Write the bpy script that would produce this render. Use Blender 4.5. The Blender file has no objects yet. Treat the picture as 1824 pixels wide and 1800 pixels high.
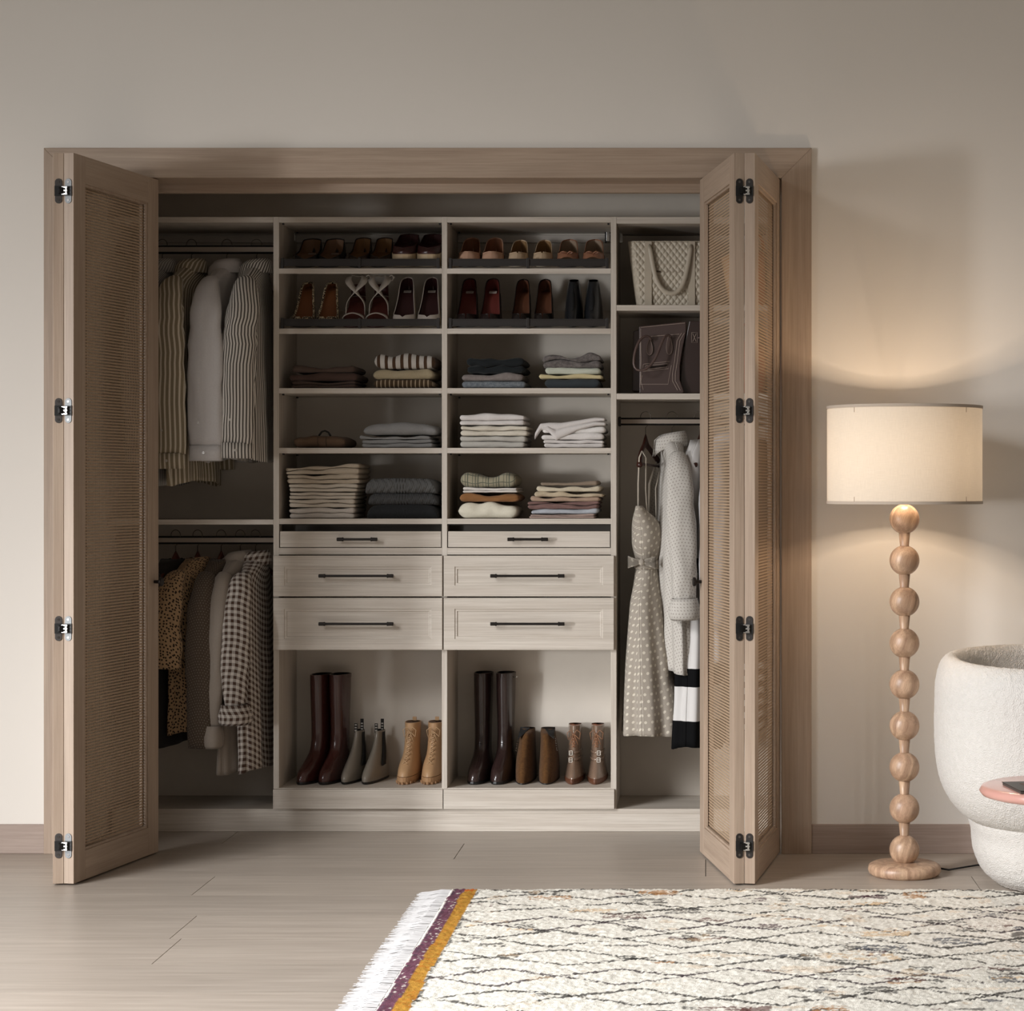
import bpy, bmesh, math, random
import numpy as np
from mathutils import Vector, Matrix, noise
R = math.radians
random.seed(7)
SC = bpy.context.scene
COL = SC.collection
# ------------------------------------------------------------------ camera
F, CX, CY, D0, EYE = 3789.0, 1257.0, 868.0, 7.69, 1.321
cam = bpy.data.cameras.new('camera'); camo = bpy.data.objects.new('camera', cam); COL.objects.link(camo)
camo.location = (0, -D0, EYE); camo.rotation_euler = (R(90), 0, 0)
cam.sensor_fit = 'HORIZONTAL'; cam.sensor_width = 36; cam.lens = F/1824*36
cam.shift_x = (912-CX)/1824; cam.shift_y = (CY-900)/1824
cam.clip_end = 60
SC.camera = camo
# ------------------------------------------------------------------ world, lights, exposure
w = bpy.data.worlds.new('world'); SC.world = w; w.use_nodes = True
w.node_tree.nodes['Background'].inputs[0].default_value = (1.0, 0.89, 0.77, 1)
w.node_tree.nodes['Background'].inputs[1].default_value = 0.215
SC.view_settings.view_transform = 'Standard'; SC.view_settings.look = 'None'
SC.view_settings.exposure = 0.0; SC.view_settings.gamma = 1.0
SC.view_settings.use_curve_mapping = False
def area(name, loc, target, sx, sy, energy, col, spread=180):
    l = bpy.data.lights.new(name, 'AREA'); l.shape = 'RECTANGLE'; l.size = sx; l.size_y = sy
    l.energy = energy; l.color = col; l.spread = R(spread)
    o = bpy.data.objects.new(name, l); COL.objects.link(o); o.location = loc
    o.rotation_euler = (Vector(target)-Vector(loc)).to_track_quat('-Z', 'Y').to_euler()
    return o
# low daylight from a window on the left, behind the camera
area('window_daylight', (-8.3, -7.2, 1.1), (-0.9, 0.2, -0.15), 0.60, 1.0, 28, (0.97, 0.985, 1.0), 40)
area('soft_fill', (-7.2, -7.6, 0.9), (-1.0, 0, 0.4), 2.4, 1.4, 10, (0.98, 0.985, 1.0), 76)  # added wide fill, softens the shadows of the window light
area('side_fill', (-5.6, -4.6, 1.9), (-3.2, 0, 1.5), 1.2, 1.6, 16.5, (0.975, 0.985, 1.0), 84)  # added fill with no real source, brightens the left wall
area('overhead_fill', (-4.2, -4.8, 3.3), (-1.0, -2.4, 0.0), 1.8, 1.8, 88, (0.985, 0.985, 1.0), 64)  # added overhead area light, spread set to brighten the floor but not the wall top

# ------------------------------------------------------------------ helpers
def lin(c):
    if isinstance(c, str):
        c = [int(c[i:i+2], 16) for i in (0, 2, 4)]
    r = []
    for v in c[:3]:
        v = v/255.0
        r.append(v/12.92 if v <= 0.04045 else ((v+0.055)/1.055)**2.4)
    return (r[0], r[1], r[2], 1)
def at(px, py, Y):
    s = (D0+Y)/F
    return Vector(((px-CX)*s, Y, EYE-(py-CY)*s))
def XA(px, Y): return (px-CX)*(D0+Y)/F
def ZA(py, Y): return EYE-(py-CY)*(D0+Y)/F
def wloc(o):
    v = Vector((0, 0, 0))
    while o is not None:
        v += o.location; o = o.parent
    return v
def tag(o, label=None, cat=None, group=None, kind=None):
    if label: o['label'] = label
    if cat: o['category'] = cat
    if group: o['group'] = group
    if kind: o['kind'] = kind
    return o
def thing(name, label=None, cat=None, loc=(0, 0, 0), rz=0, group=None, kind=None, rot=None):
    o = bpy.data.objects.new(name, None); COL.objects.link(o)
    o.location = loc; o.rotation_euler = rot if rot else (0, 0, rz); o.empty_display_size = 0.05
    return tag(o, label, cat, group, kind)
class MB:
    def __init__(s): s.v = []; s.f = []; s.uv = []
    def add(s, vs, fs, uvs=None):
        n = len(s.v); s.v += [tuple(p) for p in vs]; s.f += [tuple(i+n for i in f) for f in fs]
        s.uv += list(uvs) if uvs else [(0, 0)]*len(vs)
        return s
    def box(s, x0, x1, y0, y1, z0, z1, M=None):
        vs = [Vector(p) for p in ((x0,y0,z0),(x1,y0,z0),(x1,y1,z0),(x0,y1,z0),(x0,y0,z1),(x1,y0,z1),(x1,y1,z1),(x0,y1,z1))]
        if M: vs = [M @ p for p in vs]
        return s.add(vs, [(3,2,1,0),(4,5,6,7),(0,1,5,4),(1,2,6,5),(2,3,7,6),(3,0,4,7)])
    def prism(s, poly, axis, a, b):
        n = len(poly); vs = []
        for h in (a, b):
            for p, q in poly:
                vs.append((p, q, h) if axis == 'z' else ((p, h, q) if axis == 'y' else (h, p, q)))
        fs = [(i, (i+1) % n, n+(i+1) % n, n+i) for i in range(n)]+[tuple(range(n-1, -1, -1)), tuple(range(n, 2*n))]
        return s.add(vs, fs)
    def grid(s, rows, closed=False, uv=None, caps=False):
        nr, nc = len(rows), len(rows[0]); vs = [p for r in rows for p in r]; fs = []
        for i in range(nr-1):
            for j in range(nc if closed else nc-1):
                k = (j+1) % nc
                fs.append((i*nc+j, i*nc+k, (i+1)*nc+k, (i+1)*nc+j))
        if caps:
            fs.append(tuple(range(nc-1, -1, -1))); fs.append(tuple((nr-1)*nc+j for j in range(nc)))
        if uv is None:
            uv = []
            for i in range(nr):
                u = 0
                for j in range(nc):
                    if j: u += (Vector(rows[i][j])-Vector(rows[i][j-1])).length
                    vv = 0 if i == 0 else uv[(i-1)*nc+j][1]+(Vector(rows[i][j])-Vector(rows[i-1][j])).length
                    uv.append((u, vv))
        return s.add(vs, fs, uv)
    def tube(s, pts, rad, n=8, flat=1.0, up=None):
        pts = [Vector(p) for p in pts]; m = len(pts)
        if not isinstance(rad, (list, tuple)): rad = [rad]*m
        rows = []; prev = None
        for i in range(m):
            t = (pts[min(i+1, m-1)]-pts[max(i-1, 0)]).normalized()
            if up is not None: a = t.cross(Vector(up))
            elif prev is None: a = t.cross(Vector((0, 0, 1)) if abs(t.z) < .9 else Vector((0, 1, 0)))
            else: a = prev-t*prev.dot(t)
            a.normalize(); b = t.cross(a); prev = a
            rows.append([pts[i]+(a*math.cos(2*math.pi*k/n)+b*math.sin(2*math.pi*k/n)*flat)*rad[i] for k in range(n)])
        return s.grid(rows, True, caps=True)
    def cyl(s, a, b, r, n=16, r2=None):
        return s.tube([a, b], [r, r if r2 is None else r2], n)
    def lathe(s, prof, c=(0, 0, 0), n=32):
        rows = [[(c[0]+r*math.cos(2*math.pi*k/n), c[1]+r*math.sin(2*math.pi*k/n), c[2]+z) for k in range(n)] for r, z in prof]
        return s.grid(rows, True, caps=True)
    def build(s, name, m, parent=None, smooth=False, bevel=0, sub=0, local=False, solid=0, m2=None, kind=None, off=0):
        me = bpy.data.meshes.new(name)
        o = bpy.data.objects.new(name, me)
        v = s.v
        if parent is not None and not local:
            l = wloc(parent); v = [(p[0]-l.x, p[1]-l.y, p[2]-l.z) for p in v]
        me.from_pydata([tuple(p) for p in v], [], s.f)
        if any(u != (0, 0) for u in s.uv):
            L = me.uv_layers.new(name='UVMap'); idx = np.zeros(len(me.loops), dtype=np.int32); me.loops.foreach_get('vertex_index', idx)
            L.data.foreach_set('uv', np.array(s.uv, dtype=np.float32)[idx].ravel())
        me.materials.append(m)
        if m2: me.materials.append(m2)
        if smooth: me.polygons.foreach_set('use_smooth', [True]*len(me.polygons))
        me.validate(); me.update()
        COL.objects.link(o)
        if parent is not None: o.parent = parent
        if sub:
            md = o.modifiers.new('sub', 'SUBSURF'); md.levels = sub; md.render_levels = sub
        if solid:
            md = o.modifiers.new('solid', 'SOLIDIFY'); md.thickness = solid; md.offset = off
            if m2: md.material_offset = 1
        if bevel:
            md = o.modifiers.new('bevel', 'BEVEL'); md.width = bevel; md.segments = 2; md.limit_method = 'ANGLE'; md.angle_limit = R(40)
        if kind: o['kind'] = kind
        return o
def fixn(o):
    bm = bmesh.new(); bm.from_mesh(o.data); bmesh.ops.recalc_face_normals(bm, faces=bm.faces); bm.to_mesh(o.data); bm.free(); return o
# ------------------------------------------------------------------ materials
def newmat(name):
    m = bpy.data.materials.new(name); m.use_nodes = True
    nt = m.node_tree; b = nt.nodes['Principled BSDF']; return m, nt, b
class NB:
    """tiny node builder"""
    def __init__(s, nt): s.nt = nt
    def n(s, t, **kw):
        nd = s.nt.nodes.new(t)
        for k, v in kw.items(): setattr(nd, k, v)
        return nd
    def l(s, a, b): s.nt.links.new(a, b)
    def m(s, op, a, b=None, c=None):
        nd = s.n('ShaderNodeMath', operation=op)
        for i, x in enumerate((a, b, c)):
            if x is None: continue
            if isinstance(x, (int, float)): nd.inputs[i].default_value = x
            else: s.l(x, nd.inputs[i])
        return nd.outputs[0]
    def mix(s, f, a, b):
        nd = s.n('ShaderNodeMix', data_type='RGBA')
        for i, x in ((0, f), (6, a), (7, b)):
            if isinstance(x, (int, float, tuple)): nd.inputs[i].default_value = x
            else: s.l(x, nd.inputs[i])
        return nd.outputs[2]
    def noise(s, vec, scale, detail=3, rough=.5):
        nd = s.n('ShaderNodeTexNoise'); nd.inputs['Scale'].default_value = scale; nd.inputs['Detail'].default_value = detail
        nd.inputs['Roughness'].default_value = rough
        if vec is not None: s.l(vec, nd.inputs['Vector'])
        return nd.outputs[0]
    def vec(s, src='Object', scale=(1, 1, 1)):
        tc = s.n('ShaderNodeTexCoord'); mp = s.n('ShaderNodeMapping'); mp.inputs['Scale'].default_value = scale
        s.l(tc.outputs[src], mp.inputs[0]); return mp.outputs[0]
    def ramp(s, f, stops):
        nd = s.n('ShaderNodeValToRGB'); e = nd.color_ramp.elements
        while len(e) < len(stops): e.new(.5)
        for el, (p, c) in zip(e, stops): el.position = p; el.color = c
        s.l(f, nd.inputs[0]); return nd.outputs[0]
    def bump(s, h, strength, dist, b):
        nd = s.n('ShaderNodeBump'); nd.inputs['Strength'].default_value = strength; nd.inputs['Distance'].default_value = dist
        s.l(h, nd.inputs['Height']); s.l(nd.outputs[0], b.inputs['Normal'])
_mc = {}
def plain(c, rough=.5, metal=0, name=None, spec=None, bump=0, bs=200, coat=0):
    k = ('p', str(c), rough, metal, bump, bs, coat)
    if k in _mc: return _mc[k]
    m, nt, b = newmat(name or 'surface'); nb = NB(nt)
    n = nb.noise(nb.vec(), 9, 2)
    L = lin(c); d = tuple(x*.93 for x in L[:3])+(1,)
    nb.l(nb.mix(n, d, tuple(min(1, x*1.05) for x in L[:3])+(1,)), b.inputs['Base Color'])
    b.inputs['Roughness'].default_value = rough; b.inputs['Metallic'].default_value = metal
    if spec is not None: b.inputs['Specular IOR Level'].default_value = spec
    if coat: b.inputs['Coat Weight'].default_value = coat; b.inputs['Coat Roughness'].default_value = .08
    if bump: nb.bump(nb.noise(nb.vec(), bs, 3), bump, .001, b)
    _mc[k] = m; return m
def wood(name, c1, c2, c3, axis='z', rough=.55, fine=1.0, seed=0, cathedral=.5, bump=.25, perobj=0):
    m, nt, b = newmat(name); nb = NB(nt)
    st = {'x': (1.2, 22, 22), 'z': (22, 22, 1.2), 'y': (22, 1.2, 22)}[axis]
    tc = nb.n('ShaderNodeTexCoord'); add = nb.n('ShaderNodeVectorMath', operation='ADD'); nb.l(tc.outputs['Object'], add.inputs[0])
    oi = nb.n('ShaderNodeObjectInfo'); sc = nb.m('MULTIPLY', oi.outputs['Random'], 17.0); cb = nb.n('ShaderNodeCombineXYZ')
    for i in range(3): nb.l(sc, cb.inputs[i])
    nb.l(cb.outputs[0], add.inputs[1])
    def mp(k):
        q = nb.n('ShaderNodeMapping'); q.inputs['Scale'].default_value = k; nb.l(add.outputs[0], q.inputs[0]); return q.outputs[0]
    big = nb.noise(mp(tuple(x*.28 for x in st)), 1.0, 3, .55)
    rings = nb.m('SINE', nb.m('MULTIPLY', big, 42.0*cathedral+8))
    rings = nb.m('MULTIPLY', nb.m('ADD', rings, 1.0), .5)
    fi = nb.noise(mp(tuple(x*9*fine if x > 2 else x*3 for x in st)), 1.0, 4, .65)
    mid = nb.noise(mp(tuple(x*1.6 for x in st)), 1.0, 4, .6)
    a = nb.mix(nb.ramp(mid, [(.3, (0, 0, 0, 1)), (.7, (1, 1, 1, 1))]), lin(c1), lin(c2))
    a2 = nb.mix(nb.m('MULTIPLY', rings, .35*cathedral), a, lin(c3))
    a3 = nb.mix(nb.m('MULTIPLY', nb.ramp(fi, [(.42, (0, 0, 0, 1)), (.66, (1, 1, 1, 1))]), .38), a2, lin(c3))
    if perobj:
        hv = nb.n('ShaderNodeHueSaturation'); nb.l(a3, hv.inputs['Color'])
        nb.l(nb.m('ADD', nb.m('MULTIPLY', oi.outputs['Random'], perobj), 1-perobj*.5), hv.inputs['Value']); a3 = hv.outputs[0]
    nb.l(a3, b.inputs['Base Color']); b.inputs['Roughness'].default_value = rough
    nb.bump(fi, bump, .0012, b)
    return m
def fabric(c, pat=None, c2=None, p=.012, duty=.5, rough=.9, name='cloth', weave=1, c3=None, ang=0, vp=None, trans=0):
    k = ('f', str(c), pat, str(c2), p, duty, str(c3), ang, vp, weave)
    if k in _mc: return _mc[k]
    m, nt, b = newmat(name); nb = NB(nt)
    uv = nb.n('ShaderNodeTexCoord').outputs['UV']
    if ang:
        mp = nb.n('ShaderNodeMapping'); mp.inputs['Rotation'].default_value = (0, 0, R(ang)); nb.l(uv, mp.inputs[0]); uv = mp.outputs[0]
    sp = nb.n('ShaderNodeSeparateXYZ'); nb.l(uv, sp.inputs[0]); u, v = sp.outputs[0], sp.outputs[1]
    L = lin(c); dk = tuple(x*.86 for x in L[:3])+(1,)
    ns = nb.noise(nb.vec('Object', (1, 1, 1)), 160, 3)
    base = nb.mix(ns, dk, L)
    def stripe(x, per, du): return nb.m('LESS_THAN', nb.m('FRACT', nb.m('DIVIDE', x, per)), du)
    if pat == 'stripe': base = nb.mix(stripe(u, p, duty), base, lin(c2))
    elif pat == 'hstripe': base = nb.mix(stripe(v, p, duty), base, lin(c2))
    elif pat == 'gingham':
        a = stripe(u, p, .5); q = stripe(v, vp or p, .5)
        base = nb.mix(nb.m('MULTIPLY', nb.m('ADD', a, q), .5), base, lin(c2))
    elif pat == 'plaid':
        a = nb.m('MAXIMUM', stripe(u, p, .10), stripe(nb.m('ADD', u, p*.22), p, .07)); q = nb.m('MAXIMUM', stripe(v, p*.8, .10), stripe(nb.m('ADD', u, p*.5), p, .05))
        base = nb.mix(nb.m('MULTIPLY', nb.m('MAXIMUM', a, q), .75), base, lin(c2))
    elif pat == 'dots':
        row = nb.m('FLOOR', nb.m('DIVIDE', v, p)); sh = nb.m('MULTIPLY', nb.m('FRACT', nb.m('MULTIPLY', row, .5)), 1.0)
        fu = nb.m('SUBTRACT', nb.m('FRACT', nb.m('ADD', nb.m('DIVIDE', u, p), sh)), .5)
        fv = nb.m('SUBTRACT', nb.m('FRACT', nb.m('DIVIDE', v, p)), .5)
        dd = nb.m('SQRT', nb.m('ADD', nb.m('MULTIPLY', fu, fu), nb.m('MULTIPLY', fv, fv)))
        base = nb.mix(nb.m('LESS_THAN', dd, duty*.5), base, lin(c2))
    elif pat == 'spots':
        vo = nb.n('ShaderNodeTexVoronoi', voronoi_dimensions='2D'); vo.inputs['Scale'].default_value = 1/p; vo.inputs['Randomness'].default_value = .7; nb.l(uv, vo.inputs['Vector'])
        base = nb.mix(nb.m('LESS_THAN', vo.outputs['Distance'], duty*.5), base, lin(c2))
    elif pat == 'rings':
        vo = nb.n('ShaderNodeTexVoronoi', voronoi_dimensions='2D'); vo.inputs['Scale'].default_value = 1/p; nb.l(uv, vo.inputs['Vector'])
        d = vo.outputs['Distance']
        base = nb.mix(nb.m('MULTIPLY', nb.m('LESS_THAN', d, .48), nb.m('GREATER_THAN', d, .25)), base, lin(c2))
    elif pat == 'mottle':
        base = nb.mix(nb.ramp(nb.noise(nb.vec('Object'), 90, 5, .8), [(.4, (0, 0, 0, 1)), (.6, (1, 1, 1, 1))]), base, lin(c2))
    elif pat == 'block':
        # horizontal colour blocks by height of the garment itself (local z)
        sz = nb.n('ShaderNodeSeparateXYZ'); nb.l(nb.vec('Object'), sz.inputs[0]); z = sz.outputs[2]
        f = nb.m('LESS_THAN', nb.m('FRACT', nb.m('DIVIDE', z, p)), duty); base = nb.mix(f, base, lin(c2))
    nb.l(base, b.inputs['Base Color']); b.inputs['Roughness'].default_value = rough
    b.inputs['Specular IOR Level'].default_value = .15
    if 'Sheen Weight' in b.inputs: b.inputs['Sheen Weight'].default_value = .08
    if weave: nb.bump(nb.noise(nb.vec('Object'), 420 if weave == 1 else 150, 4, .8), .35 if weave == 1 else .8, .002, b)
    _mc[k] = m; return m
def leather(c, rough=.35, coat=.2, name='leather'): return plain(c, rough, 0, name, bump=.15, bs=260, coat=coat)

# wall paint
m, nt, b = newmat('wall_paint'); nb = NB(nt)
nb.l(nb.mix(nb.noise(nb.vec(), 1.3, 3), lin('d9d3cb'), lin('dfd9d1')), b.inputs['Base Color'])
b.inputs['Roughness'].default_value = .85; b.inputs['Specular IOR Level'].default_value = .2
nb.bump(nb.noise(nb.vec(), 240, 3), .12, .001, b); M_WALL = m
M_CLOS = plain('cdc5ba', .85, 0, 'closet_paint')
ASH_X = wood('ash_board', 'd0c8bd', 'c2b8ac', '998d7f', 'x', .5, 1.0, cathedral=.45)
ASH_Z = wood('ash_upright', 'd0c8bd', 'c2b8ac', '998d7f', 'z', .5, 1.0, cathedral=.45)
OAK_Z = wood('oak_stile', 'b09c89', 'a08b79', '82705f', 'z', .5, 1.0, cathedral=.6)
OAK_X = wood('oak_rail', 'b09c89', 'a08b79', '82705f', 'x', .5, 1.0, cathedral=.6)
BASE_X = wood('oak_baseboard', 'a8968a', '97857a', '7b6a60', 'x', .5, 1.0, cathedral=.3)
PLANK = wood('oak_plank', 'b3a89c', 'a2978b', '867b71', 'x', .38, .6, cathedral=.45, perobj=.10)
LAMPW = wood('turned_oak', 'cdae90', 'b5937a', '6f503b', 'z', .38, 1.3, cathedral=1.3)
DARKM = plain('2b2725', .4, .7, 'dark_bronze')
FENCE = plain('34302e', .45, .5, 'dark_metal')
CHROME = plain('c9c7c4', .25, 1, 'brushed_metal')
BLACKP = plain('0d0c0c', .5, 0, 'black_plastic')
# ------------------------------------------------------------------ setting
ZT = ZA(318, 0); XL = XA(134, 0); XR = XA(1392, 0); CW = .108
YF, YB = .48, .835          # closet front and back planes
mb = MB()
mb.box(-5.2, XL-.004, 0, .12, 0, 3.6); mb.box(XR+.004, 4.2, 0, .12, 0, 3.6); mb.box(XL-.004, XR+.004, 0, .12, ZT+.004, 3.6)
mb.build('wall_back', M_WALL, kind='structure')
MB().box(XL-.12, XR+.12, YB, YB+.08, 0, 2.62).build('wall_closet_back', M_CLOS, kind='structure')
MB().box(XL-.10, XL-.02, .12, YB, 0, 2.62).build('wall_closet_left', M_CLOS, kind='structure')
MB().box(XR+.02, XR+.10, .12, YB, 0, 2.62).build('wall_closet_right', M_CLOS, kind='structure')
MB().box(XL-.02, XR+.02, .12, YB, 2.54, 2.62).build('ceiling_closet', M_CLOS, kind='structure')
# casing, mitred
T = -.02
MB().prism([(XL-CW, 0), (XL, 0), (XL, ZT), (XL-CW, ZT+CW)], 'y', T, 0).build('trim_1', OAK_Z, kind='structure', bevel=.0015)
MB().prism([(XR, 0), (XR+CW, 0), (XR+CW, ZT+CW), (XR, ZT)], 'y', T, 0).build('trim_2', OAK_Z, kind='structure', bevel=.0015)
MB().prism([(XL, ZT), (XR, ZT), (XR+CW, ZT+CW), (XL-CW, ZT+CW)], 'y', T, 0).build('trim_3', OAK_X, kind='structure', bevel=.0015)
MB().box(XL-.004, XR+.004, 0, .13, ZT, ZT+.004).build('trim_4', OAK_X, kind='structure')
MB().box(XL-.002, XR+.002, .13, .165, 2.405, ZT+.06).build('trim_5', OAK_X, kind='structure', bevel=.001)
MB().box(XL-.02, XL, .0, .14, 0, ZT).build('trim_6', OAK_Z, kind='structure')
MB().box(XR, XR+.02, .0, .14, 0, ZT).build('trim_7', OAK_Z, kind='structure')
BH = ZA(1467, 0)
MB().box(-5.2, XL-CW, -.014, 0, 0, BH).build('baseboard_left', BASE_X, kind='structure', bevel=.002)
MB().box(XR+CW, 4.2, -.014, 0, 0, BH).build('baseboard_right', BASE_X, kind='structure', bevel=.002)
# floor with separate planks
fl = MB().box(-5.2, 4.2, -9.0, YB, -.05, -.0125).build('floor', plain('3a322c', .8, 0, 'subfloor'), kind='structure')
PW = .3325; joints = {0: -1.796, 1: -.896, 2: 0.0, 3: -1.667, 4: -.45, 5: 1.0, 6: -1.536, 7: .3, 8: -.9}
pl = 2.57; mesh_cache = {}
for k in range(-1, 26):
    y1 = .537-PW*k; y0 = y1-PW
    if k == -1: y1 = YB
    j = joints.get(k, random.uniform(-1.2, 1.2)); n0 = math.floor((-5.2-j)/pl)
    x = j+n0*pl
    while x < 4.2:
        a, c = max(x, -5.2), min(x+pl, 4.2)
        if c-a > .05:
            if y0 < -6.0 and (a+c)/2 < -3.9: x += pl; continue
            o = MB().box(a+.0013, c-.0013, y0+.0006, y1-.0006, -.0125, 0).build('plank', PLANK, fl)
        x += pl
# ------------------------------------------------------------------ bifold doors
CANE = plain('a58c72', .6, 0, 'cane', bump=.3, bs=300)
LL, LT, LB, LTOP = .64, .0175, .006, 2.432
def door(n, S, d, side, label, plate_col, knob=0):
    """S apex centre of leaf, d direction to the wall, side +1 if the hinge pocket lies toward +x"""
    e = thing('door_%d' % n, label, None, (S[0], S[1], 0), math.atan2(d[1], d[0]), kind='structure')
    B = lambda *a: MB().box(*a)
    st = .082; rb, rt = .098, .092
    B(0, st, -LT, LT, LB, LTOP).build('stile', OAK_Z, e, local=True, bevel=.001)
    B(LL-st, LL, -LT, LT, LB, LTOP).build('stile', OAK_Z, e, local=True, bevel=.001)
    B(st, LL-st, -LT, LT, LTOP-rt, LTOP).build('rail', OAK_X, e, local=True, bevel=.001)
    B(st, LL-st, -LT, LT, LB, LB+rb).build('rail', OAK_X, e, local=True, bevel=.001)
    z0, z1 = LB+rb, LTOP-rt
    bd = MB(); q = .008
    for yy in (-.012, .004):
        bd.box(st, st+q, yy, yy+.008, z0, z1); bd.box(LL-st-q, LL-st, yy, yy+.008, z0, z1)
        bd.box(st+q, LL-st-q, yy, yy+.008, z0, z0+q); bd.box(st+q, LL-st-q, yy, yy+.008, z1-q, z1)
    bd.build('bead', OAK_Z, e, local=True)
    cn = MB(); pz = .0104; px = .0098
    z = z0+q+.004
    while z < z1-q:
        h = .0050
        cn.box(st, LL-st, -.0006, .0006, z, z+h); z += pz
    x = st+q+.004
    while x < LL-st-q:
        cn.box(x, x+.0026, -.0009, -.0006, z0, z1); x += px
    cn.build('cane_panel', CANE, e, local=True, kind='stuff')
    pm = plain(plate_col, .5, .5, 'hinge_metal'); scr = plain('6e6b69', .3, 1, 'screw')
    for py in (340, 731, 1119, 1506):
        zc = EYE-(py-CY)*.001864
        poly = []
        for k in range(24):
            a = 2*math.pi*k/24; poly.append((.0118*math.cos(a), .0118*math.sin(a)+(.0295 if math.sin(a) >= 0 else -.0295)))
        off = side*.001
        hp = MB().prism([(off+p, zc+r_) for p, r_ in poly], 'x', -.0025, .0008).build('hinge_plate', pm, e, local=True, bevel=.0005)
        for dz in (-.030, .030):
            MB().cyl((-.0034, off, zc+dz), (-.002, off, zc+dz), .004, 12).build('screw', scr, hp, local=True)
        MB().box(-.0045, .001, off-.0125, off+.0125, zc-.0165, zc+.0165).build('hinge_pocket', BLACKP, hp, local=True)
        lk = MB()
        if side > 0:
            for dz in (-.011, 0, .011): lk.box(-.016, -.004, -.002, .018, zc+dz-.003, zc+dz+.003)
            lk.box(-.014, -.004, .000, .006, zc-.013, zc+.013)
            lk.build('hinge_link', CHROME, hp, local=True, bevel=.0006)
        else:
            lk.box(-.018, -.004, -.0185, -.002, zc-.011, zc+.011); lk.box(-.0195, -.018, -.016, -.005, zc-.008, zc+.008)
            lk.build('hinge_link', plain('1c1a19', .3, .6), hp, local=True, bevel=.0008)
    if knob:
        zc = ZA(1035, 0); s = knob
        k = MB(); k.cyl((LL-.035, s*LT, zc), (LL-.035, s*(LT+.022), zc), .006, 12)
        k.tube([(LL-.035, s*(LT+.020), zc), (LL-.035, s*(LT+.023), zc), (LL-.035, s*(LT+.030), zc), (LL-.035, s*(LT+.032), zc)], [.012, .0165, .0165, .013], 24)
        k.build('knob', DARKM, e, local=True, bevel=.0006)
    return e
def unit(x, y):
    l = math.hypot(x, y); return (x/l, y/l)
# local +y after rotation: leaf direction rotated +90deg (points to -x)
door(1, (-2.150, -.626), unit(-.106, .631), -1, 'folding door leaf with woven cane panel hinged to left jamb, hidden behind its partner', '4a4644', 0)
door(2, (-2.115, -.626), unit(.120, .629), 1, 'wide-open cane panel door leaf at left, knob at its far edge', '77797a', -1)
door(3, (.1110, -.626), unit(-.115, .630), -1, 'cane panel door leaf at right facing the dresses, with dark knob', '2f2b29', 1)
door(4, (.1465, -.626), unit(.106, .631), 1, 'cane panel door leaf beside the right casing and floor lamp', '2f2b29', 0)
# ------------------------------------------------------------------ closet cabinets
def panel(parent, name, m, x0, x1, y0, y1, z0, z1, bevel=.0008, **k):
    return MB().box(x0, x1, y0, y1, z0, z1).build(name, m, parent, bevel=bevel, **k)
zf = lambda py: ZA(py, YF); xf = lambda px: XA(px, YF)
ZDECK = zf(1440)
plat = thing('closet_platform', 'pale ash plinth running the full width under the whole closet', 'platform', ((XL+XR)/2, YF, 0))
panel(plat, 'kick_board', ASH_X, XL+.001, XR-.001, YF, YF+.019, .081-.081+.0005, ZDECK-.019)
panel(plat, 'deck_board', ASH_X, XL+.001, XR-.001, YF-.001, YB-.001, ZDECK-.019, ZDECK)
DX = [(xf(487), xf(497)), (xf(787), xf(796.5)), (xf(1088), xf(1098))]
ZTOP = zf(386)
YK = YB-.004
def fence(parent, x0, x1, zs):
    """dark metal shoe fence at the front of a sloping shelf"""
    f = MB().box(x0+.012, x1-.008, YF+.003, YF+.006, zs+(478-473)*.002156, zs+(478-460.5)*.002156)
    o = f.build('shoe_fence', FENCE, parent, bevel=.0006)
    r = MB()
    for k in range(2):
        z = zs+(478-(473 if k == 0 else 461.5))*.002156
        r.box(x0+.012, x1-.008, YF+.0005, YF+.003, z-.0016, z+.0016)
    r.build('fence_rail', FENCE, o)
    for xx in (x0+.012, (x0+x1)/2-.004, x1-.014):
        MB().box(xx-.0055, xx+.0055, YF-.001, YF+.009, zs+.0005, zs+(478-459)*.002156).build('fence_post', FENCE, o, bevel=.0008)
    return o
SLOPE = .099/(YB-YF)
def slope_shelf(parent, x0, x1, zt, name='sloping_shelf'):
    h = (zt-0); dz = SLOPE*(YK-YF); t = .0205
    vs = [(YF, zt-t), (YK, zt-t+dz), (YK, zt+dz), (YF+.019, zt+SLOPE*.019), (YF, zt)]
    return MB().prism(vs, 'x', x0, x1).build(name, ASH_X, parent, bevel=.0008)
def drawer_front(parent, x0, x1, z0, z1, y):
    """five-piece style drawer front with stepped mouldings"""
    d = thing('drawer', None, None, (0, 0, 0)); d.parent = parent; d.location = Vector(((x0+x1)/2, y, z0))-wloc(parent)
    mb = MB(); th = .019
    cx0, cx1, cz0, cz1 = x0+.001, x1-.001, z0+.001, z1-.001
    # rings: outer edge bevel, frame, step 1, step 2, field
    rings = [(0, th), (0, .0015), (.0015, 0), (.042, 0), (.0425, .0028), (.0465, .0034), (.051, .0034), (.0515, .0062), (.0535, .0070)]
    def rect(i, dep): return [(cx0+i, y+dep, cz0+i), (cx1-i, y+dep, cz0+i), (cx1-i, y+dep, cz1-i), (cx0+i, y+dep, cz1-i)]
    rows = [rect(i, dp) for i, dp in rings]
    mb.grid(rows, True)
    n = len(mb.v); mb.v += rows[-1]; mb.uv += [(0, 0)]*4; mb.f.append((n, n+1, n+2, n+3))
    mb.uv = [(0, 0)]*len(mb.v)
    fixn(mb.build('drawer_front', ASH_X, d))
    panel(d, 'drawer_box', ASH_X, x0+.03, x1-.03, y+th, YK-.04, z0+.012, z1-.02)
    return d
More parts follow.
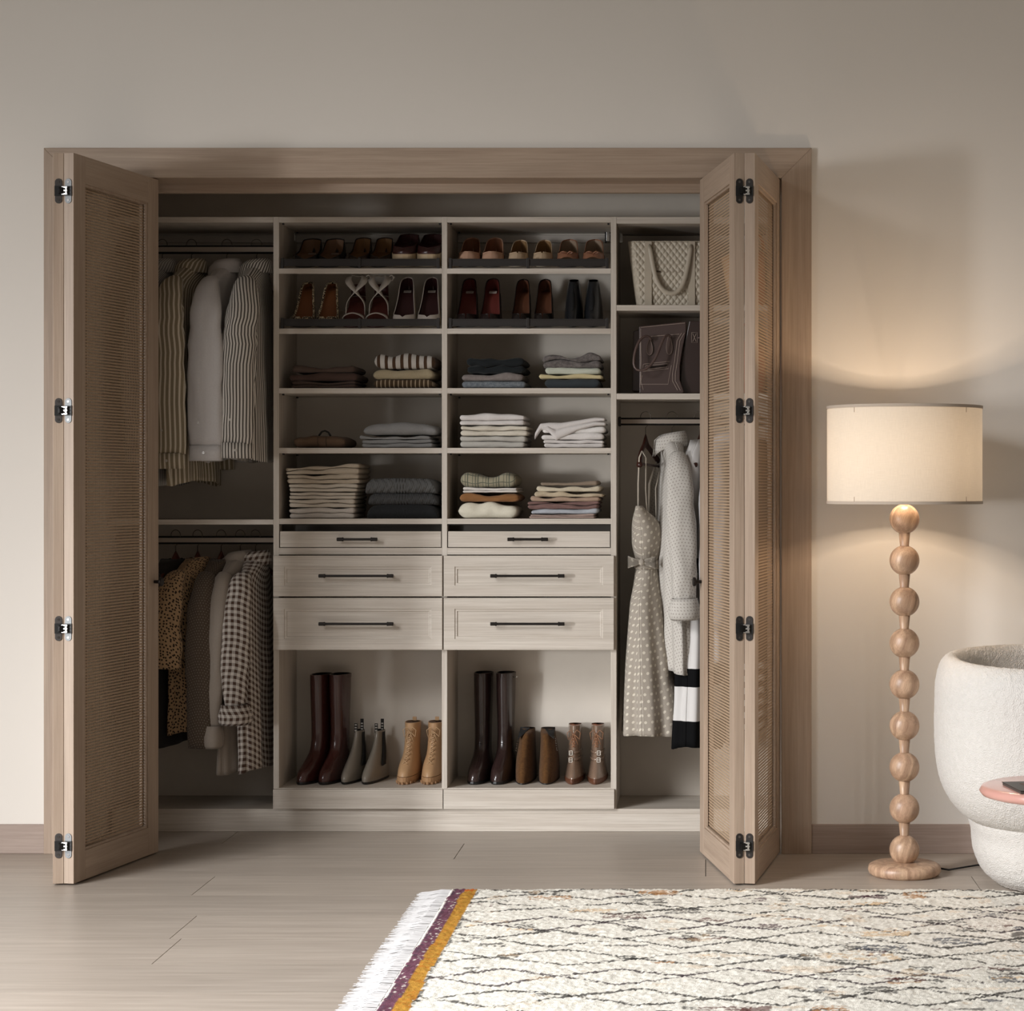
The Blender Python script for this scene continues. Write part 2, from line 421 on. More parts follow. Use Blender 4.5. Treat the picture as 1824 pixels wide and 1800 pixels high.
def pull(parent, x0, x1, z, y):
    h = thing('handle', None, None); h.parent = parent; h.location = Vector(((x0+x1)/2, y-.03, z))-wloc(parent)
    e = (x1-x0)*(.09 if x1-x0 > .2 else .17)
    mb = MB(); yy = y-.028
    mb.cyl((x0+e*.8, yy, z), (x1-e*.8, yy, z), .0048, 12)
    for a, c in ((x0, x0+e), (x1, x1-e)):
        s = 1 if c > a else -1
        mb.tube([(a, yy, z), (a+s*.002, yy, z), (c-s*.004, yy, z), (c, yy, z)], [.0062, .0068, .0068, .0050], 14)
        mb.cyl((a+s*e*.5, yy, z), (a+s*e*.5, y+.0005, z), .0052, 10)
        mb.tube([(c-s*.006, yy, z), (c-s*.001, yy, z)], [.0078, .0078], 14)
    mb.build('pull_bar', DARKM, h, smooth=False, bevel=0)
    for q in wloc(h),: pass
    return h
def tower(k, label):
    a, c = DX[k], DX[k+1]
    x0, x1 = a[1], c[0]
    t = thing('closet_tower', label, 'cabinet', ((x0+x1)/2, YF, ZDECK), group=None)
    if k == 0: panel(t, 'side_panel', ASH_Z, a[0], a[1], YF, YK, ZDECK, ZTOP)
    panel(t, 'side_panel', ASH_Z, c[0], c[1], YF, YK, ZDECK, ZTOP)
    for ya, yb in ((386, 396), (691, 700.5), (797.5, 807), (923.5, 933), (975.5, 987.5)):
        panel(t, 'shelf', ASH_X, x0, x1, YF+.0005, YK, zf(yb), zf(ya)-(.0005 if ya == 386 else 0))
    for ya in (478, 585):
        s = slope_shelf(t, x0, x1, zf(ya)); fence(s, x0, x1, zf(ya))
    panel(t, 'shelf', ASH_X, x0, x1, YF+.0005, YK, zf(1412), zf(1403))
    fx0, fx1 = (xf(488), xf(789.6)) if k == 0 else (xf(791), xf(1094.5))
    panel(t, 'toe_board', ASH_X, fx0, fx1, YF-.019, YF-.0005, zf(1439), zf(1404.5))
    # inset shallow drawer, slightly open at its top
    d = thing('drawer', None, None); d.parent = t; d.location = Vector(((x0+x1)/2, YF+.002, zf(975)))-wloc(t)
    panel(d, 'drawer_front', ASH_X, x0+.0035, x1-.0035, YF+.002, YF+.019, zf(974.2), zf(946))
    panel(d, 'drawer_box', plain('5b554f', .8, 0, 'drawer_lining'), x0+.012, x1-.012, YF+.019, YK-.03, zf(973), zf(958))
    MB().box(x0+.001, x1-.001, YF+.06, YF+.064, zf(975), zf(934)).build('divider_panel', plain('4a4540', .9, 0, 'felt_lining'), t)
    MB().box(x0+.0005, x1-.0005, YF+.004, YF+.012, zf(934.6), zf(933)).build('shadow_strip', plain('2a2420', .8, 0, 'gap_shade'), t)  # dark strip put in for the shade under the shelf edge
    hx = (xf(602), xf(674)) if k == 0 else (xf(905), xf(977))
    pull(d, hx[0], hx[1], zf(960), YF+.002)
    for ya, yb, hy in ((988.5, 1062, 1024.5), (1063.5, 1157, 1109.5)):
        d = drawer_front(t, fx0, fx1, zf(yb), zf(ya), YF-.021)
        hx = (xf(571.5), xf(704)) if k == 0 else (xf(875.5), xf(1007))
        pull(d, hx[0], hx[1], zf(hy), YF-.019)
    # hanging rail and its bracket on the back wall of the top bay
    ra, rb = (XA(527, YB), x1) if k == 0 else (x0, XA(1084, YB))
    r = MB().box(x0+.001, x1-.001, YB-.016, YB-.0045, ZA(433, YB), ZA(419, YB)).build('suspension_rail', plain('b3aca4', .45, .3, 'rail_metal'), t, bevel=.001)
    MB().box(x0+.001, x1-.001, YB-.013, YB-.0045, ZA(416.5, YB), ZA(413.5, YB)).build('rail_lip', plain('8b847b', .5, .3, 'rail_metal'), r)
    bx = XA(526, YB-.03) if k == 0 else XA(1085, YB-.03)-.0
    MB().box(bx-.010, bx+.002, YB-.05, YB-.016, ZA(432, YB), ZA(410, YB)).build('rail_bracket', CHROME, r, bevel=.001)
    MB().box(bx-.016, bx-.011, YB-.05, YB-.02, ZA(434, YB), ZA(410, YB)).build('bracket_cover', BLACKP, r)
    # shelf pins / cam covers under shelves
    for ya in (396, 700.5, 807):
        for xx in (x0+.008, x1-.014):
            for yy in (.02, .30): MB().box(xx, xx+.007, YF+yy, YF+yy+.012, zf(ya)-.006, zf(ya)).build('shelf_pin', BLACKP, t)
    return t
tower(0, 'left ash shelf tower with two long-handled drawers above the maroon boots')
tower(1, 'right ash shelf tower with drawers, white linens and brown suede boots')
def rod(x0, x1, zc, h, Y, parent, brk=None):
    o = MB()
    n = 20; rows = []
    for xx in (x0, x1):
        rows.append([(xx, Y+.0075*math.cos(2*math.pi*k/n), zc+h/2*math.sin(2*math.pi*k/n)) for k in range(n)])
    o.grid(rows, True, caps=True); ro = o.build('closet_rod', plain('211d1b', .35, .6, 'rod_metal'), parent, smooth=True)
    MB().box(x0, x1, Y-.0090, Y-.006, zc-h*.27, zc+h*.27).build('rod_highlight', plain('8f8377', .55, .1, 'rod_highlight_tone'), ro)  # paler strip standing in for the metallic highlight along the rod front
    if brk:
        MB().box(brk, brk+.010, Y-.013, Y+.013, zc-h*.62, zc+h*.62).build('rod_bracket', DARKM, ro, bevel=.002)
    return ro
YR = .60
ZR1, ZR2, ZR3 = ZA(444.5, YR), ZA(961.5, YR), ZA(750.5, YR)
lh = thing('hanging_unit', 'left ash double-hang section with shirts on two rods', 'cabinet', ((XL+DX[0][0])/2, YF, ZDECK))
panel(lh, 'shelf', ASH_X, XL-.018, DX[0][0]-.0005, YF+.001, YK, zf(396), ZTOP-.0005)
panel(lh, 'shelf', ASH_X, XL-.018, DX[0][0]-.0005, YF+.001, YK, zf(934), zf(925))
panel(lh, 'suspension_rail', plain('b3aca4', .45, .3, 'rail_metal'), XL-.018, DX[0][0]-.001, YB-.016, YB-.0045, ZA(433, YB), ZA(419, YB))
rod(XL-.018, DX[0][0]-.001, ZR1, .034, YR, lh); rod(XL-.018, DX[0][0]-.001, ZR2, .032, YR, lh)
rh = thing('hanging_unit', 'right ash section with bag shelves and one rod of dresses', 'cabinet', ((XR+DX[2][1])/2, YF, ZDECK))
XE = xf(1368)
panel(rh, 'end_panel', ASH_Z, XE, XE+.019, YF, YK, ZDECK, ZTOP)
for ya, yb in ((386, 398), (543, 553), (700.5, 711)):
    panel(rh, 'shelf', ASH_X, DX[2][1]+.0005, XE, YF+.001, YK, zf(yb), zf(ya)-(.0005 if ya == 386 else 0))
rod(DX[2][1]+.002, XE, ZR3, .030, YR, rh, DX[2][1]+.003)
panel(rh, 'suspension_rail', plain('6b625a', .45, .3, 'rail_metal'), DX[2][1]+.001, XE, YB-.016, YB-.0045, ZA(420, YB), ZA(411, YB))
panel(rh, 'rail_bracket', CHROME, XA(1103, YB), XA(1110, YB), YB-.05, YB-.016, ZA(434, YB), ZA(408, YB))
# ------------------------------------------------------------------ floor lamp
LX, LY = XA(1611, -.43), -.43
zl = lambda py: ZA(py, LY)
lamp = thing('floor_lamp', 'tall floor lamp with stacked turned-wood balls and linen drum shade', 'lamp', (LX, LY, 0))
MB().lathe([(0, .0), (.112, .0), (.121, .008), (.125, .020), (.121, .034), (.108, .041), (.045, .044), (0, .044)], (LX, LY, 0), 48).build('base', LAMPW, lamp, smooth=True)
MB().lathe([(0, .044), (.027, .044), (.026, .060), (0, .060)], (LX, LY, 0), 32).build('collar', LAMPW, lamp, smooth=False)
cy_ = [924+73.6*i for i in range(9)]
RB = .0512
for i, yy in enumerate(cy_):
    zc = zl(yy)
    prof = [(RB*math.sin(math.pi*k/24), -RB*math.cos(math.pi*k/24)) for k in range(25)]
    o = MB().lathe(prof, (LX, LY, 0), 40)
    o.v = [(p[0], p[1], p[2]+zc) for p in o.v]
    a = i*2.1
    ob = MB(); ob.v = [(p[0]-LX, p[1]-LY, p[2]-zc) for p in o.v]; ob.f = o.f; ob.uv = [(0, 0)]*len(ob.v)
    bo = ob.build('wooden_ball', LAMPW, lamp, smooth=True, local=True); bo.location = (0, 0, zc); bo.rotation_euler = (.25*math.sin(a), .3*math.cos(a), a)
    if i < 8:
        z2 = zl(cy_[i+1])
        ta, tb = zc-.0475, z2+.0475
        ww = .0195
        MB().lathe([(ww, ta), (.0155, tb+.004), (.0165, tb)], (LX, LY, 0), 24).build('wooden_neck', LAMPW, lamp, smooth=True)
zt_, zb_ = zl(726), zl(894.5); RS = .264
m, nt, b = newmat('linen_shade'); nb = NB(nt)
uvn = nb.n('ShaderNodeTexCoord').outputs['UV']
def mpn(v, s):
    q = nb.n('ShaderNodeMapping'); q.inputs['Scale'].default_value = s; nb.l(v, q.inputs[0]); return q.outputs[0]
h1 = nb.noise(mpn(uvn, (25, 900, 1)), 1, 3, .7); h2 = nb.noise(mpn(uvn, (900, 25, 1)), 1, 3, .7)
wv = nb.m('ADD', h1, h2)
colr = nb.mix(nb.ramp(nb.m('MULTIPLY', wv, .5), [(.4, (0, 0, 0, 1)), (.6, (1, 1, 1, 1))]), lin('c6beb2'), lin('d0c8bc'))
tr = nb.n('ShaderNodeBsdfTranslucent'); df = nb.n('ShaderNodeBsdfDiffuse'); mx = nb.n('ShaderNodeMixShader')
nb.l(colr, tr.inputs[0]); nb.l(colr, df.inputs[0]); mx.inputs[0].default_value = .19
nb.l(df.outputs[0], mx.inputs[1]); nb.l(tr.outputs[0], mx.inputs[2]); nb.l(mx.outputs[0], nt.nodes['Material Output'].inputs[0])
SHADE = m
sh = MB(); n = 96
sh.grid([[(LX+RS*math.cos(2*math.pi*k/n), LY+RS*math.sin(2*math.pi*k/n), z) for k in range(n+1)] for z in (zb_, (zb_+zt_)/2, zt_)])
sho = sh.build('lamp_shade', SHADE, lamp, smooth=True)
BIND = plain('b9aa9a', .9, 0, 'shade_binding')
for z in (zb_, zt_):
    mbb = MB(); mbb.lathe([(RS+.0005, z-.005), (RS+.0022, z-.005), (RS+.0022, z+.005), (RS+.0005, z+.005), (RS-.0012, z+.004), (RS-.0012, z-.004)], (LX, LY, 0), 96)
    mbb.f = [f for f in mbb.f if len(f) == 4]
    mbb.build('shade_binding', BIND, sho, smooth=False)
for px in (1522, 1721):
    X = XA(px, LY-.19); yy = LY-math.sqrt(RS**2-(X-LX)**2)
    for z0, z1 in ((zt_-.022, zt_-.004), (zb_+.004, zb_+.020)):
        a = math.atan2(yy-LY, X-LX); Rr = RS+.0012
        q = MB(); rows = [[(LX+Rr*math.cos(a+t), LY+Rr*math.sin(a+t), z) for t in (-.002, .002)] for z in (z0, z1)]
        q.grid(rows); q.build('shade_stitch', plain('8f7f70', .9, 0, 'stitch'), sho, solid=.001)
sp = MB()
for k in range(3):
    a = R(90+120*k); sp.cyl((LX, LY, zt_-.012), (LX+RS*math.cos(a), LY+RS*math.sin(a), zt_-.004), .0015, 6)
sp.cyl((LX, LY, zl(924)+RB), (LX, LY, zl(924)+RB+.05), .014, 16); sp.cyl((LX-.05, LY, zl(880)), (LX-.05, LY, zt_-.012), .0015, 6); sp.cyl((LX+.05, LY, zl(880)), (LX+.05, LY, zt_-.012), .0015, 6)
sp.cyl((LX-.05, LY, zl(880)), (LX+.05, LY, zl(880)), .0015, 6); sp.cyl((LX-.05, LY, zt_-.012), (LX+.05, LY, zt_-.012), .0015, 6)
sp.build('shade_harp', CHROME, lamp, smooth=False)
m, nt, b = newmat('lit_bulb'); b.inputs['Base Color'].default_value = (1, .8, .55, 1); b.inputs['Emission Color'].default_value = (1, .72, .45, 1); b.inputs['Emission Strength'].default_value = 6
prof = [(.030*math.sin(math.pi*k/16), -.030*math.cos(math.pi*k/16)) for k in range(17)]
bu = MB().lathe(prof, (0, 0, 0), 24); bu.v = [(p[0]+LX, p[1]+LY, p[2]+1.44) for p in bu.v]
buo = bu.build('bulb', m, lamp, smooth=True)
pt = bpy.data.lights.new('bulb_light', 'POINT'); pt.energy = 40; pt.color = (1.0, .78, .57); pt.shadow_soft_size = .034
po = bpy.data.objects.new('bulb_light', pt); COL.objects.link(po); po.location = (LX, LY, 1.44)
buo.visible_shadow = True
cp = [(LX+.10, LY+.05, .012), (LX+.13, LY+.18, .006)] 
cpx = [(1636, -.36), (1650, -.30), (1668, -.33), (1690, -.37), (1712, -.33), (1740, -.28), (1775, -.25)]
tag(MB().tube([(XA(px, Y), Y, .006+.01*(i == 0)) for i, (px, Y) in enumerate(cpx)], .0032, 8).build('power_cord', plain('1a1716', .8, 0, 'black_cord'), smooth=True),
    'black twisted power cord trailing from the lamp base towards the armchair', 'cord')
# ------------------------------------------------------------------ armchair and side table
m, nt, b = newmat('boucle'); nb = NB(nt)
v1 = nb.n('ShaderNodeTexVoronoi'); v1.inputs['Scale'].default_value = 260; nb.l(nb.vec(), v1.inputs['Vector'])
hh = nb.m('ADD', v1.outputs['Distance'], nb.m('MULTIPLY', nb.noise(nb.vec(), 160, 2, .6), .8))
nb.l(nb.mix(nb.noise(nb.vec(), 60, 3), lin('cecac4'), lin('dbd7d2')), b.inputs['Base Color']); b.inputs['Roughness'].default_value = .95; b.inputs['Specular IOR Level'].default_value = .1
nb.bump(hh, .6, .004, b); BOUC = m
# barrel shell: outer radius profile around centre
ACX, ACY = 1.30, -.545
chair = thing('boucle_armchair', 'white boucle barrel armchair with rounded edges behind the pink table', 'armchair', (ACX, ACY, 0))
def radial(prof, cx, cy, ex=1.0, ey=1.0, n=72, a0=0, a1=360, tilt=None):
    rows = []
    for r, z in prof:
        row = []
        for k in range(n):
            a = R(a0+(a1-a0)*k/(n if a1-a0 == 360 else n-1))
            zz = z+(tilt(a, r, z) if tilt else 0)
            ca, sa = math.cos(a), math.sin(a); ca = math.copysign(abs(ca)**.80, ca); sa = math.copysign(abs(sa)**.80, sa)
            row.append((cx+r*ex*ca, cy+r*ey*sa, zz))
        rows.append(row)
    return rows
def dense(prof, m=6):
    out = []
    for i in range(len(prof)-1):
        p0, p1, p2, p3 = prof[max(i-1, 0)], prof[i], prof[i+1], prof[min(i+2, len(prof)-1)]
        for t in [k/m for k in range(m)]:
            out.append(tuple(.5*((2*p1[q])+(p2[q]-p0[q])*t+(2*p0[q]-5*p1[q]+4*p2[q]-p3[q])*t*t+(3*p1[q]-p0[q]-3*p2[q]+p3[q])*t**3) for q in (0, 1)))
    return out+[prof[-1]]
SX = ACX-XA(1668, ACY)      # outer radius in x
def shellprof():
    zt = ZA(1163, ACY); zb = .205
    o = [(.50, zb), (.70, zb), (.82, zb+.018), (.915, zb+.070), (.975, zb+.145), (1.0, zb+.25), (1.0, zt-.16), (.992, zt-.085), (.968, zt-.035), (.93, zt-.008), (.89, zt), (.85, zt-.012), (.825, zt-.05), (.815, zt-.16), (.815, .44)]
    return [(r*SX, z) for r, z in o]
tl = lambda a, r, z: (-.020*max(0, (z-.35)/.35)*(.5-.5*math.sin(a))) if z > .35 else 0
mb = MB(); rows = radial(dense(shellprof()), ACX, ACY, 1, .93, 300, tilt=tl); mb.grid(rows, True); mb.uv = [(0, 0)]*len(mb.v)
fixn(mb.build('backrest', BOUC, chair, smooth=True, sub=1))
mb = MB(); mb.grid(radial([(.0, .40), (.5*SX, .40), (.74*SX, .405), (.79*SX, .43), (.74*SX, .455), (.5*SX, .465), (0, .47)], ACX, ACY, 1, .93), True); mb.uv = [(0, 0)]*len(mb.v)
mb.build('seat_cushion', BOUC, chair, smooth=True, sub=1)
PXR = ACX-XA(1733, ACY)
mb = MB(); mb.grid(radial(dense([(0, .0), (.72*PXR, .0), (.84*PXR, .012), (.93*PXR, .045), (.985*PXR, .10), (PXR, .16), (PXR, .24), (.6*PXR, .25), (0, .25)]), ACX, ACY, 1, .93, 240), True); mb.uv = [(0, 0)]*len(mb.v)
fixn(mb.build('plinth', BOUC, chair, smooth=True, sub=1))
btx = bpy.data.textures.new('boucle_loops', 'CLOUDS'); btx.noise_scale = .0105; btx.noise_depth = 1; btx.noise_type = 'SOFT_NOISE'
for o_ in chair.children:
    o_.modifiers['sub'].levels = o_.modifiers['sub'].render_levels = 1 if o_.name.startswith(('backrest', 'plinth')) else 2
    dm = o_.modifiers.new('loops', 'DISPLACE'); dm.texture = btx; dm.strength = .0045; dm.mid_level = .5; dm.texture_coords = 'LOCAL'
# side table in front of the chair
TY = -1.36; TX = XA(1745, TY)+.25
PINK = plain('cf9c90', .25, 0, 'pink_lacquer', coat=.4)
tz = ZA(1398, TY)
tb = thing('side_table', 'round pink lacquered side table in front of the armchair', 'table', (TX, TY, 0))
MB().lathe([(0, tz-.034), (.225, tz-.034), (.242, tz-.029), (.25, tz-.017), (.242, tz-.004), (.228, tz), (0, tz)], (TX, TY, 0), 64).build('tabletop', PINK, tb, smooth=True)
MB().lathe([(.03, .04), (.03, tz-.034)], (TX, TY, 0), 24).build('pedestal', PINK, tb, smooth=True)
MB().lathe([(0, .026), (.10, .026), (.10, .038), (0, .042)], (TX, TY, 0), 40).build('foot_plate', PINK, tb, smooth=False)
bx = XA(1806, TY-.1); bk = thing('magazine', 'dark glossy magazine lying on the pink side table', 'magazine', (bx+.08, TY-.08, tz), rz=R(8))
MB().box(-.085, .10, -.09, .10, .0002, .0075).build('page_block', plain('4a4642', .5, 0, 'paper_edge'), bk, local=True)
MB().box(-.087, .102, -.092, .102, .0076, .0092).build('cover', plain('17120f', .45, 0, 'gloss_black'), bk, local=True)
MB().box(-.045, .06, -.03, .06, .0093, .0097).build('cover_photo', plain('4a2a1e', .6, 0, 'print_brown'), bk, local=True)
# ------------------------------------------------------------------ rug
def vcol_mat(name, attr='Col', rough=.95, bump=.6, bs=500):
    m, nt, b = newmat(name); nb = NB(nt)
    a = nb.n('ShaderNodeAttribute'); a.attribute_name = attr
    nb.l(a.outputs['Color'], b.inputs['Base Color']); b.inputs['Roughness'].default_value = rough; b.inputs['Specular IOR Level'].default_value = .1
    nb.bump(nb.noise(nb.vec(), bs, 2), bump, .004, b); return m
def fast_grid(name, V, nr, nc, m, parent, smooth=True, col=None, mask=None):
    me = bpy.data.meshes.new(name); me.vertices.add(nr*nc); me.vertices.foreach_set('co', V.astype(np.float32).ravel())
    i, j = np.meshgrid(np.arange(nr-1), np.arange(nc-1), indexing='ij'); a = (i*nc+j).ravel()
    q = np.stack([a, a+1, a+nc+1, a+nc], 1)
    if mask is not None: q = q[mask[:-1, :-1].ravel()]
    nf = len(q); me.loops.add(nf*4); me.polygons.add(nf)
    me.loops.foreach_set('vertex_index', q.ravel().astype(np.int32)); me.polygons.foreach_set('loop_start', np.arange(0, nf*4, 4, dtype=np.int32))
    me.polygons.foreach_set('use_smooth', np.full(nf, smooth)); me.update(calc_edges=True)
    if col is not None:
        ca = me.color_attributes.new('Col', 'FLOAT_COLOR', 'POINT'); ca.data.foreach_set('color', col.astype(np.float32).ravel())
    me.materials.append(m); o = bpy.data.objects.new(name, me); COL.objects.link(o)
    if parent: o.parent = parent
    return o
rng = np.random.default_rng(3)
def vnoise(x, y, sx, sy, seed):
    r = np.random.default_rng(seed).random((256, 256))
    u, v = x/sx+1000, y/sy+1000; iu, iv = np.floor(u).astype(int), np.floor(v).astype(int); fu, fv = u-iu, v-iv
    fu = fu*fu*(3-2*fu); fv = fv*fv*(3-2*fv); g = lambda a, b: r[a % 256, b % 256]
    return (g(iu, iv)*(1-fu)+g(iu+1, iv)*fu)*(1-fv)+(g(iu, iv+1)*(1-fu)+g(iu+1, iv+1)*fu)*fv
RX0, RX1, RY0, RY1 = -.832, 1.95, -2.60, -.757
rug = thing('patterned_rug', 'cream wool rug with broken black lines, purple and mustard stripes and fringe', 'rug', (0, -1.6, 0))
xs = np.arange(RX0, RX1, .0055); ys = np.arange(RY0, RY1, .0062); X, Y = np.meshgrid(xs, ys); Yw = Y
back = RY1-.010*vnoise(X, Y*0, .18, 1, 9)-.0*X
# far right corner bends away
back = np.where(X > .93, back-(X-.93)*.62-(np.clip(X-1.15, 0, 9))**2*.3, back)
mask = Y < back
edge = np.clip((back-Y)/.014, 0, 1)**.5*np.clip((X-RX0)/.010, .15, 1)**.5
h = .016+.0055*(rng.random(X.shape)-.5)+.004*(vnoise(X, Y, .022, .022, 1)-.5)+.004*(vnoise(X, Y, .2, .2, 2)-.5)
Z = h*edge
wob = .008*(vnoise(Y, X*0, .12, 1, 4)-.5)
base = np.array(lin('e9e5da')[:3]); C = np.ones(X.shape+(4,)); C[..., :3] = base*(0.90+.16*rng.random(X.shape))[..., None]
def paint(mk, hexc, a=1.0):
    c = np.array(lin(hexc)[:3]); k = (mk*a)[..., None]; C[..., :3] = C[..., :3]*(1-k)+c*k
brk = vnoise(X, Y, .030, .0075, 11)+.25*rng.random(X.shape)
brk2 = vnoise(X, Y, .25, .12, 12)
def tri(u): return 2*np.abs(2*(u-np.floor(u+.5)))-1
k = 0
for yy in np.arange(-2.7, -.6, .23):
    lam = .62+.25*((k*37) % 10)/10; ph = ((k*53) % 17)/17
    amp = .085+.03*((k*29) % 7)/7
    for sg in (1, -1):
        ln = yy+sg*amp*tri(X/lam+ph)+.03*(vnoise(X, Y*0+k, .3, 1, 20+k)-.5)+.02*(vnoise(X, Y*0+sg, .09, 1, 50+k)-.5)
        d = np.abs(Y-ln)
        mk = (d < .0092)*((brk+.55*brk2) > .64)
        paint(mk, '35322f' if k % 3 else '3b2f35', .88)
    k += 1
# short motifs
for q in range(150):
    cx, cyy = rng.uniform(-.72, 1.9), rng.uniform(-2.5, -.8); lx = rng.uniform(.015, .07); ly = rng.uniform(.006, .014); n = rng.integers(1, 4)
    colr_ = ['2b2926', '2b2926', '33302d', '4a2431', 'b98a5c', '2f2c2a', '5a2a24', '3a3f4c', 'd9bd98'][rng.integers(0, 9)]
    for t in range(n):
        oy = t*.026; mk = (np.abs(X-cx-rng.uniform(-.01, .01)) < lx)*(np.abs(Y-cyy-oy) < ly)*(brk > .5)
        paint(mk, colr_, .75)
tanp = (vnoise(X, Y, .11, .05, 77) > .86)*(brk > .5); paint(tanp, 'd9bc98', .35)
xb = X+wob
paint((xb < -.822), 'ece8df'); paint((xb >= -.820)*(xb < -.782)*(rng.random(X.shape) > .06), '6c4755'); paint((xb >= -.820)*(xb < -.808)*(brk > .7), '4f4350', .6)
paint((xb >= -.782)*(xb < -.742), 'b4863a'); paint((xb >= -.782)*(xb < -.742)*(brk > .85), 'b3702a', .7)
paint((xb >= -.782)*(xb < -.750)*(Y > -.82), 'd06a2e', .8)
paint((xb >= -.742)*(xb < -.732)*(brk > .6), '3a3833', .8)
fast_grid('pile', np.stack([X, Yw+1.6, Z], -1), len(ys), len(xs), vcol_mat('wool_pile'), rug, True, C, mask)
def seg(x0, x1): return x0+(x1-x0)
bk_ = MB().prism([(RX0+.004, RY0), (RX1, RY0), (RX1, -1.6), (1.2, -.99), (.95, -.79), (RX0+.004, -.775)], 'z', 0, .006).build('backing', plain('b9b0a0', .9, 0, 'jute'), rug)
fr = MB(); random.seed(11)
y = RY0
while y < RY1-.004:
    for q in range(2):
        L = .088+random.uniform(-.012, .016); z0 = .010+random.uniform(-.003, .003); dy = random.uniform(-.016, .016); a = random.uniform(-.004, .004)
        pts = [(RX0+.004, y, z0), (RX0-L*.3, y+dy*.2+a, z0+.001), (RX0-L*.65, y+dy*.6-a, .006), (RX0-L, y+dy, .0022+random.uniform(0, .004))]
        fr.tube(pts, [.0016, .0017, .0015, .0009], 4)
    y += .0042
fr.build('fringe', plain('b9b7b6', .95, 0, 'fringe_yarn'), rug, kind='stuff')

# ------------------------------------------------------------------ shoes on the sloping shelves
TILT = math.atan(SLOPE)
def sstep(e): e = max(0, min(1, e)); return e*e*(3-2*e)
def lerp(pts, t):
    for (a, va), (b_, vb) in zip(pts, pts[1:]):
        if t <= b_: return va+(vb-va)*((t-a)/(b_-a) if b_ > a else 0)
    return pts[-1][1]
def shoe(label, group, px, row, L=.235, h=0, wb=.040, p=1.6, vamp=.28, side=.026, back=.055, up='888888', lining='555555', sole='222222',
         th=.006, yaw=0, heel='block', tag_=False, umat=None, vr=.036, narrow=.72, name='shoe', toe_open=0, hend=.13, rim=.0015, lmat=None, bow=False, cat='shoe'):
    Yt = YF+.016; z = zf(row)+SLOPE*(Yt-YF)+.0006
    e = thing(name, label, cat, (XA(px, Yt), Yt, z), group=group, rot=(TILT, 0, R(yaw)))
    U = umat or leather(up, .42, .15); LN = lmat or leather(lining, .55, 0); S = plain(sole, .5, 0, 'sole')
    ts = [0, .012, .03, .055, .09, .13, .17, .21, .25, .29, .33, .38, .44, .5, .57, .64, .71, .78, .84, .89, .93, .96, .985, 1]
    def w(t):
        e1 = min(1, t/.34); tf = (max(0, 1-(1-e1)**p))**(1/p)
        e2 = min(1, (1-t)/hend); hf = math.sqrt(max(0, 1-(1-e2)**2))
        return max(.0002, lerp([(0, wb), (.34, wb), (.62, wb*.80*(narrow/.72)), (.86, wb*narrow), (1, wb*narrow)], t)*tf*hf)
    zb = lambda t: th+h*sstep((t-.26)/.60)+.004*max(0, 1-t/.15)**2
    def r(t): return lerp([(0, .013), (.08, .022), (vamp, vr), (vamp+.14, side+.004), (.6, side), (.86, back*.92), (1, back)], t)
    def o(t): return math.sqrt(sstep((t-vamp)/.16)) if t > vamp else 0
    def shell(inset, t0=0.0, dz=0, low=0):
        rows = []
        for t in ts:
            if t < t0: continue
            W = max(.0001, w(t)-inset); row = []
            for k in range(-9, 10):
                s = abs(k)/9; sg = 1 if k >= 0 else -1
                if s < .4: x = W*.95*(s/.4); zz = 0
                else:
                    q = (s-.4)/.6; oc = o(t)
                    xc, zc = W*math.cos(q*math.pi/2), r(t)*math.sin(q*math.pi/2)
                    xo, zo = W*(1-.10*q*q), r(t)*q
                    x = xc*(1-oc)+xo*oc; zz = zc*(1-oc)+zo*oc
                    if q == 0: x = W
                yy = L*t
                if t > .93: yy = L*t-.006*(zz/back)          # heel counter leans in
                row.append((sg*x, yy, zb(t)+dz+max(zz, 0)*(1-low/r(t))))
            rows.append(row)
        return rows
    t0 = toe_open
    mb = MB().grid(shell(0, t0)); mb.uv = [(p_[0]*1.0, p_[1]+p_[2]) for p_ in mb.v]
    mb.build('upper', U, e, smooth=True, local=True)
    mb = MB().grid(shell(.0022, max(t0, vamp-.02), .0022, .0052)); mb.uv = [(0, 0)]*len(mb.v)
    mb.build('insole', LN, e, smooth=True, local=True)
    rp = []
    R_ = shell(0, t0)
    idx = [i for i, t in enumerate([t for t in ts if t >= t0]) if t > vamp-.02]
    rp = [R_[i][0] for i in idx]+[R_[i][-1] for i in reversed(idx)]
    mb = MB().tube(rp, rim, 5); mb.uv = [(p_[0], p_[1]+p_[2]) for p_ in mb.v]; mb.build('topline_binding', U, e, smooth=True, local=True)
    if t0:
        mb = MB(); mb.grid([[(-(w(t)-.002), L*t, zb(t)+.003), (0, L*t, zb(t)+.002), (w(t)-.002, L*t, zb(t)+.003)] for t in ts if t < vamp]); mb.uv = [(0, 0)]*len(mb.v)
        mb.build('footbed', LN, e, local=True)
    # sole
    mb = MB(); rows = []
    for t in ts:
        W = w(t)*1.03+.0008; a, b_ = zb(t)-th, zb(t)+.0006
        rows.append([(-W, L*t, b_), (-W, L*t, a), (W, L*t, a), (W, L*t, b_)])
    mb.grid(rows, True, caps=True); mb.uv = [(0, 0)]*len(mb.v); mb.build('sole', S, e, local=True)
    if h > .008:
        rows = []
        kk = .32 if heel == 'stiletto' else (.62 if heel == 'mid' else .86)
        for f in (0, .15, .5, 1):
            sc = kk+(1-kk)*f**1.5; zz = max(0.0005, (zb(.93)-th)*f)
            rows.append([(w(.86)*sc*math.cos(2*math.pi*q/14), L*.915+L*.075*sc*math.sin(2*math.pi*q/14), zz+.001) for q in range(14)])
        mb = MB().grid(rows, True, caps=True); mb.uv = [(0, 0)]*len(mb.v); mb.build('heel', leather(up, .4, .1) if heel != 'wood' else S, e, smooth=False, local=True)
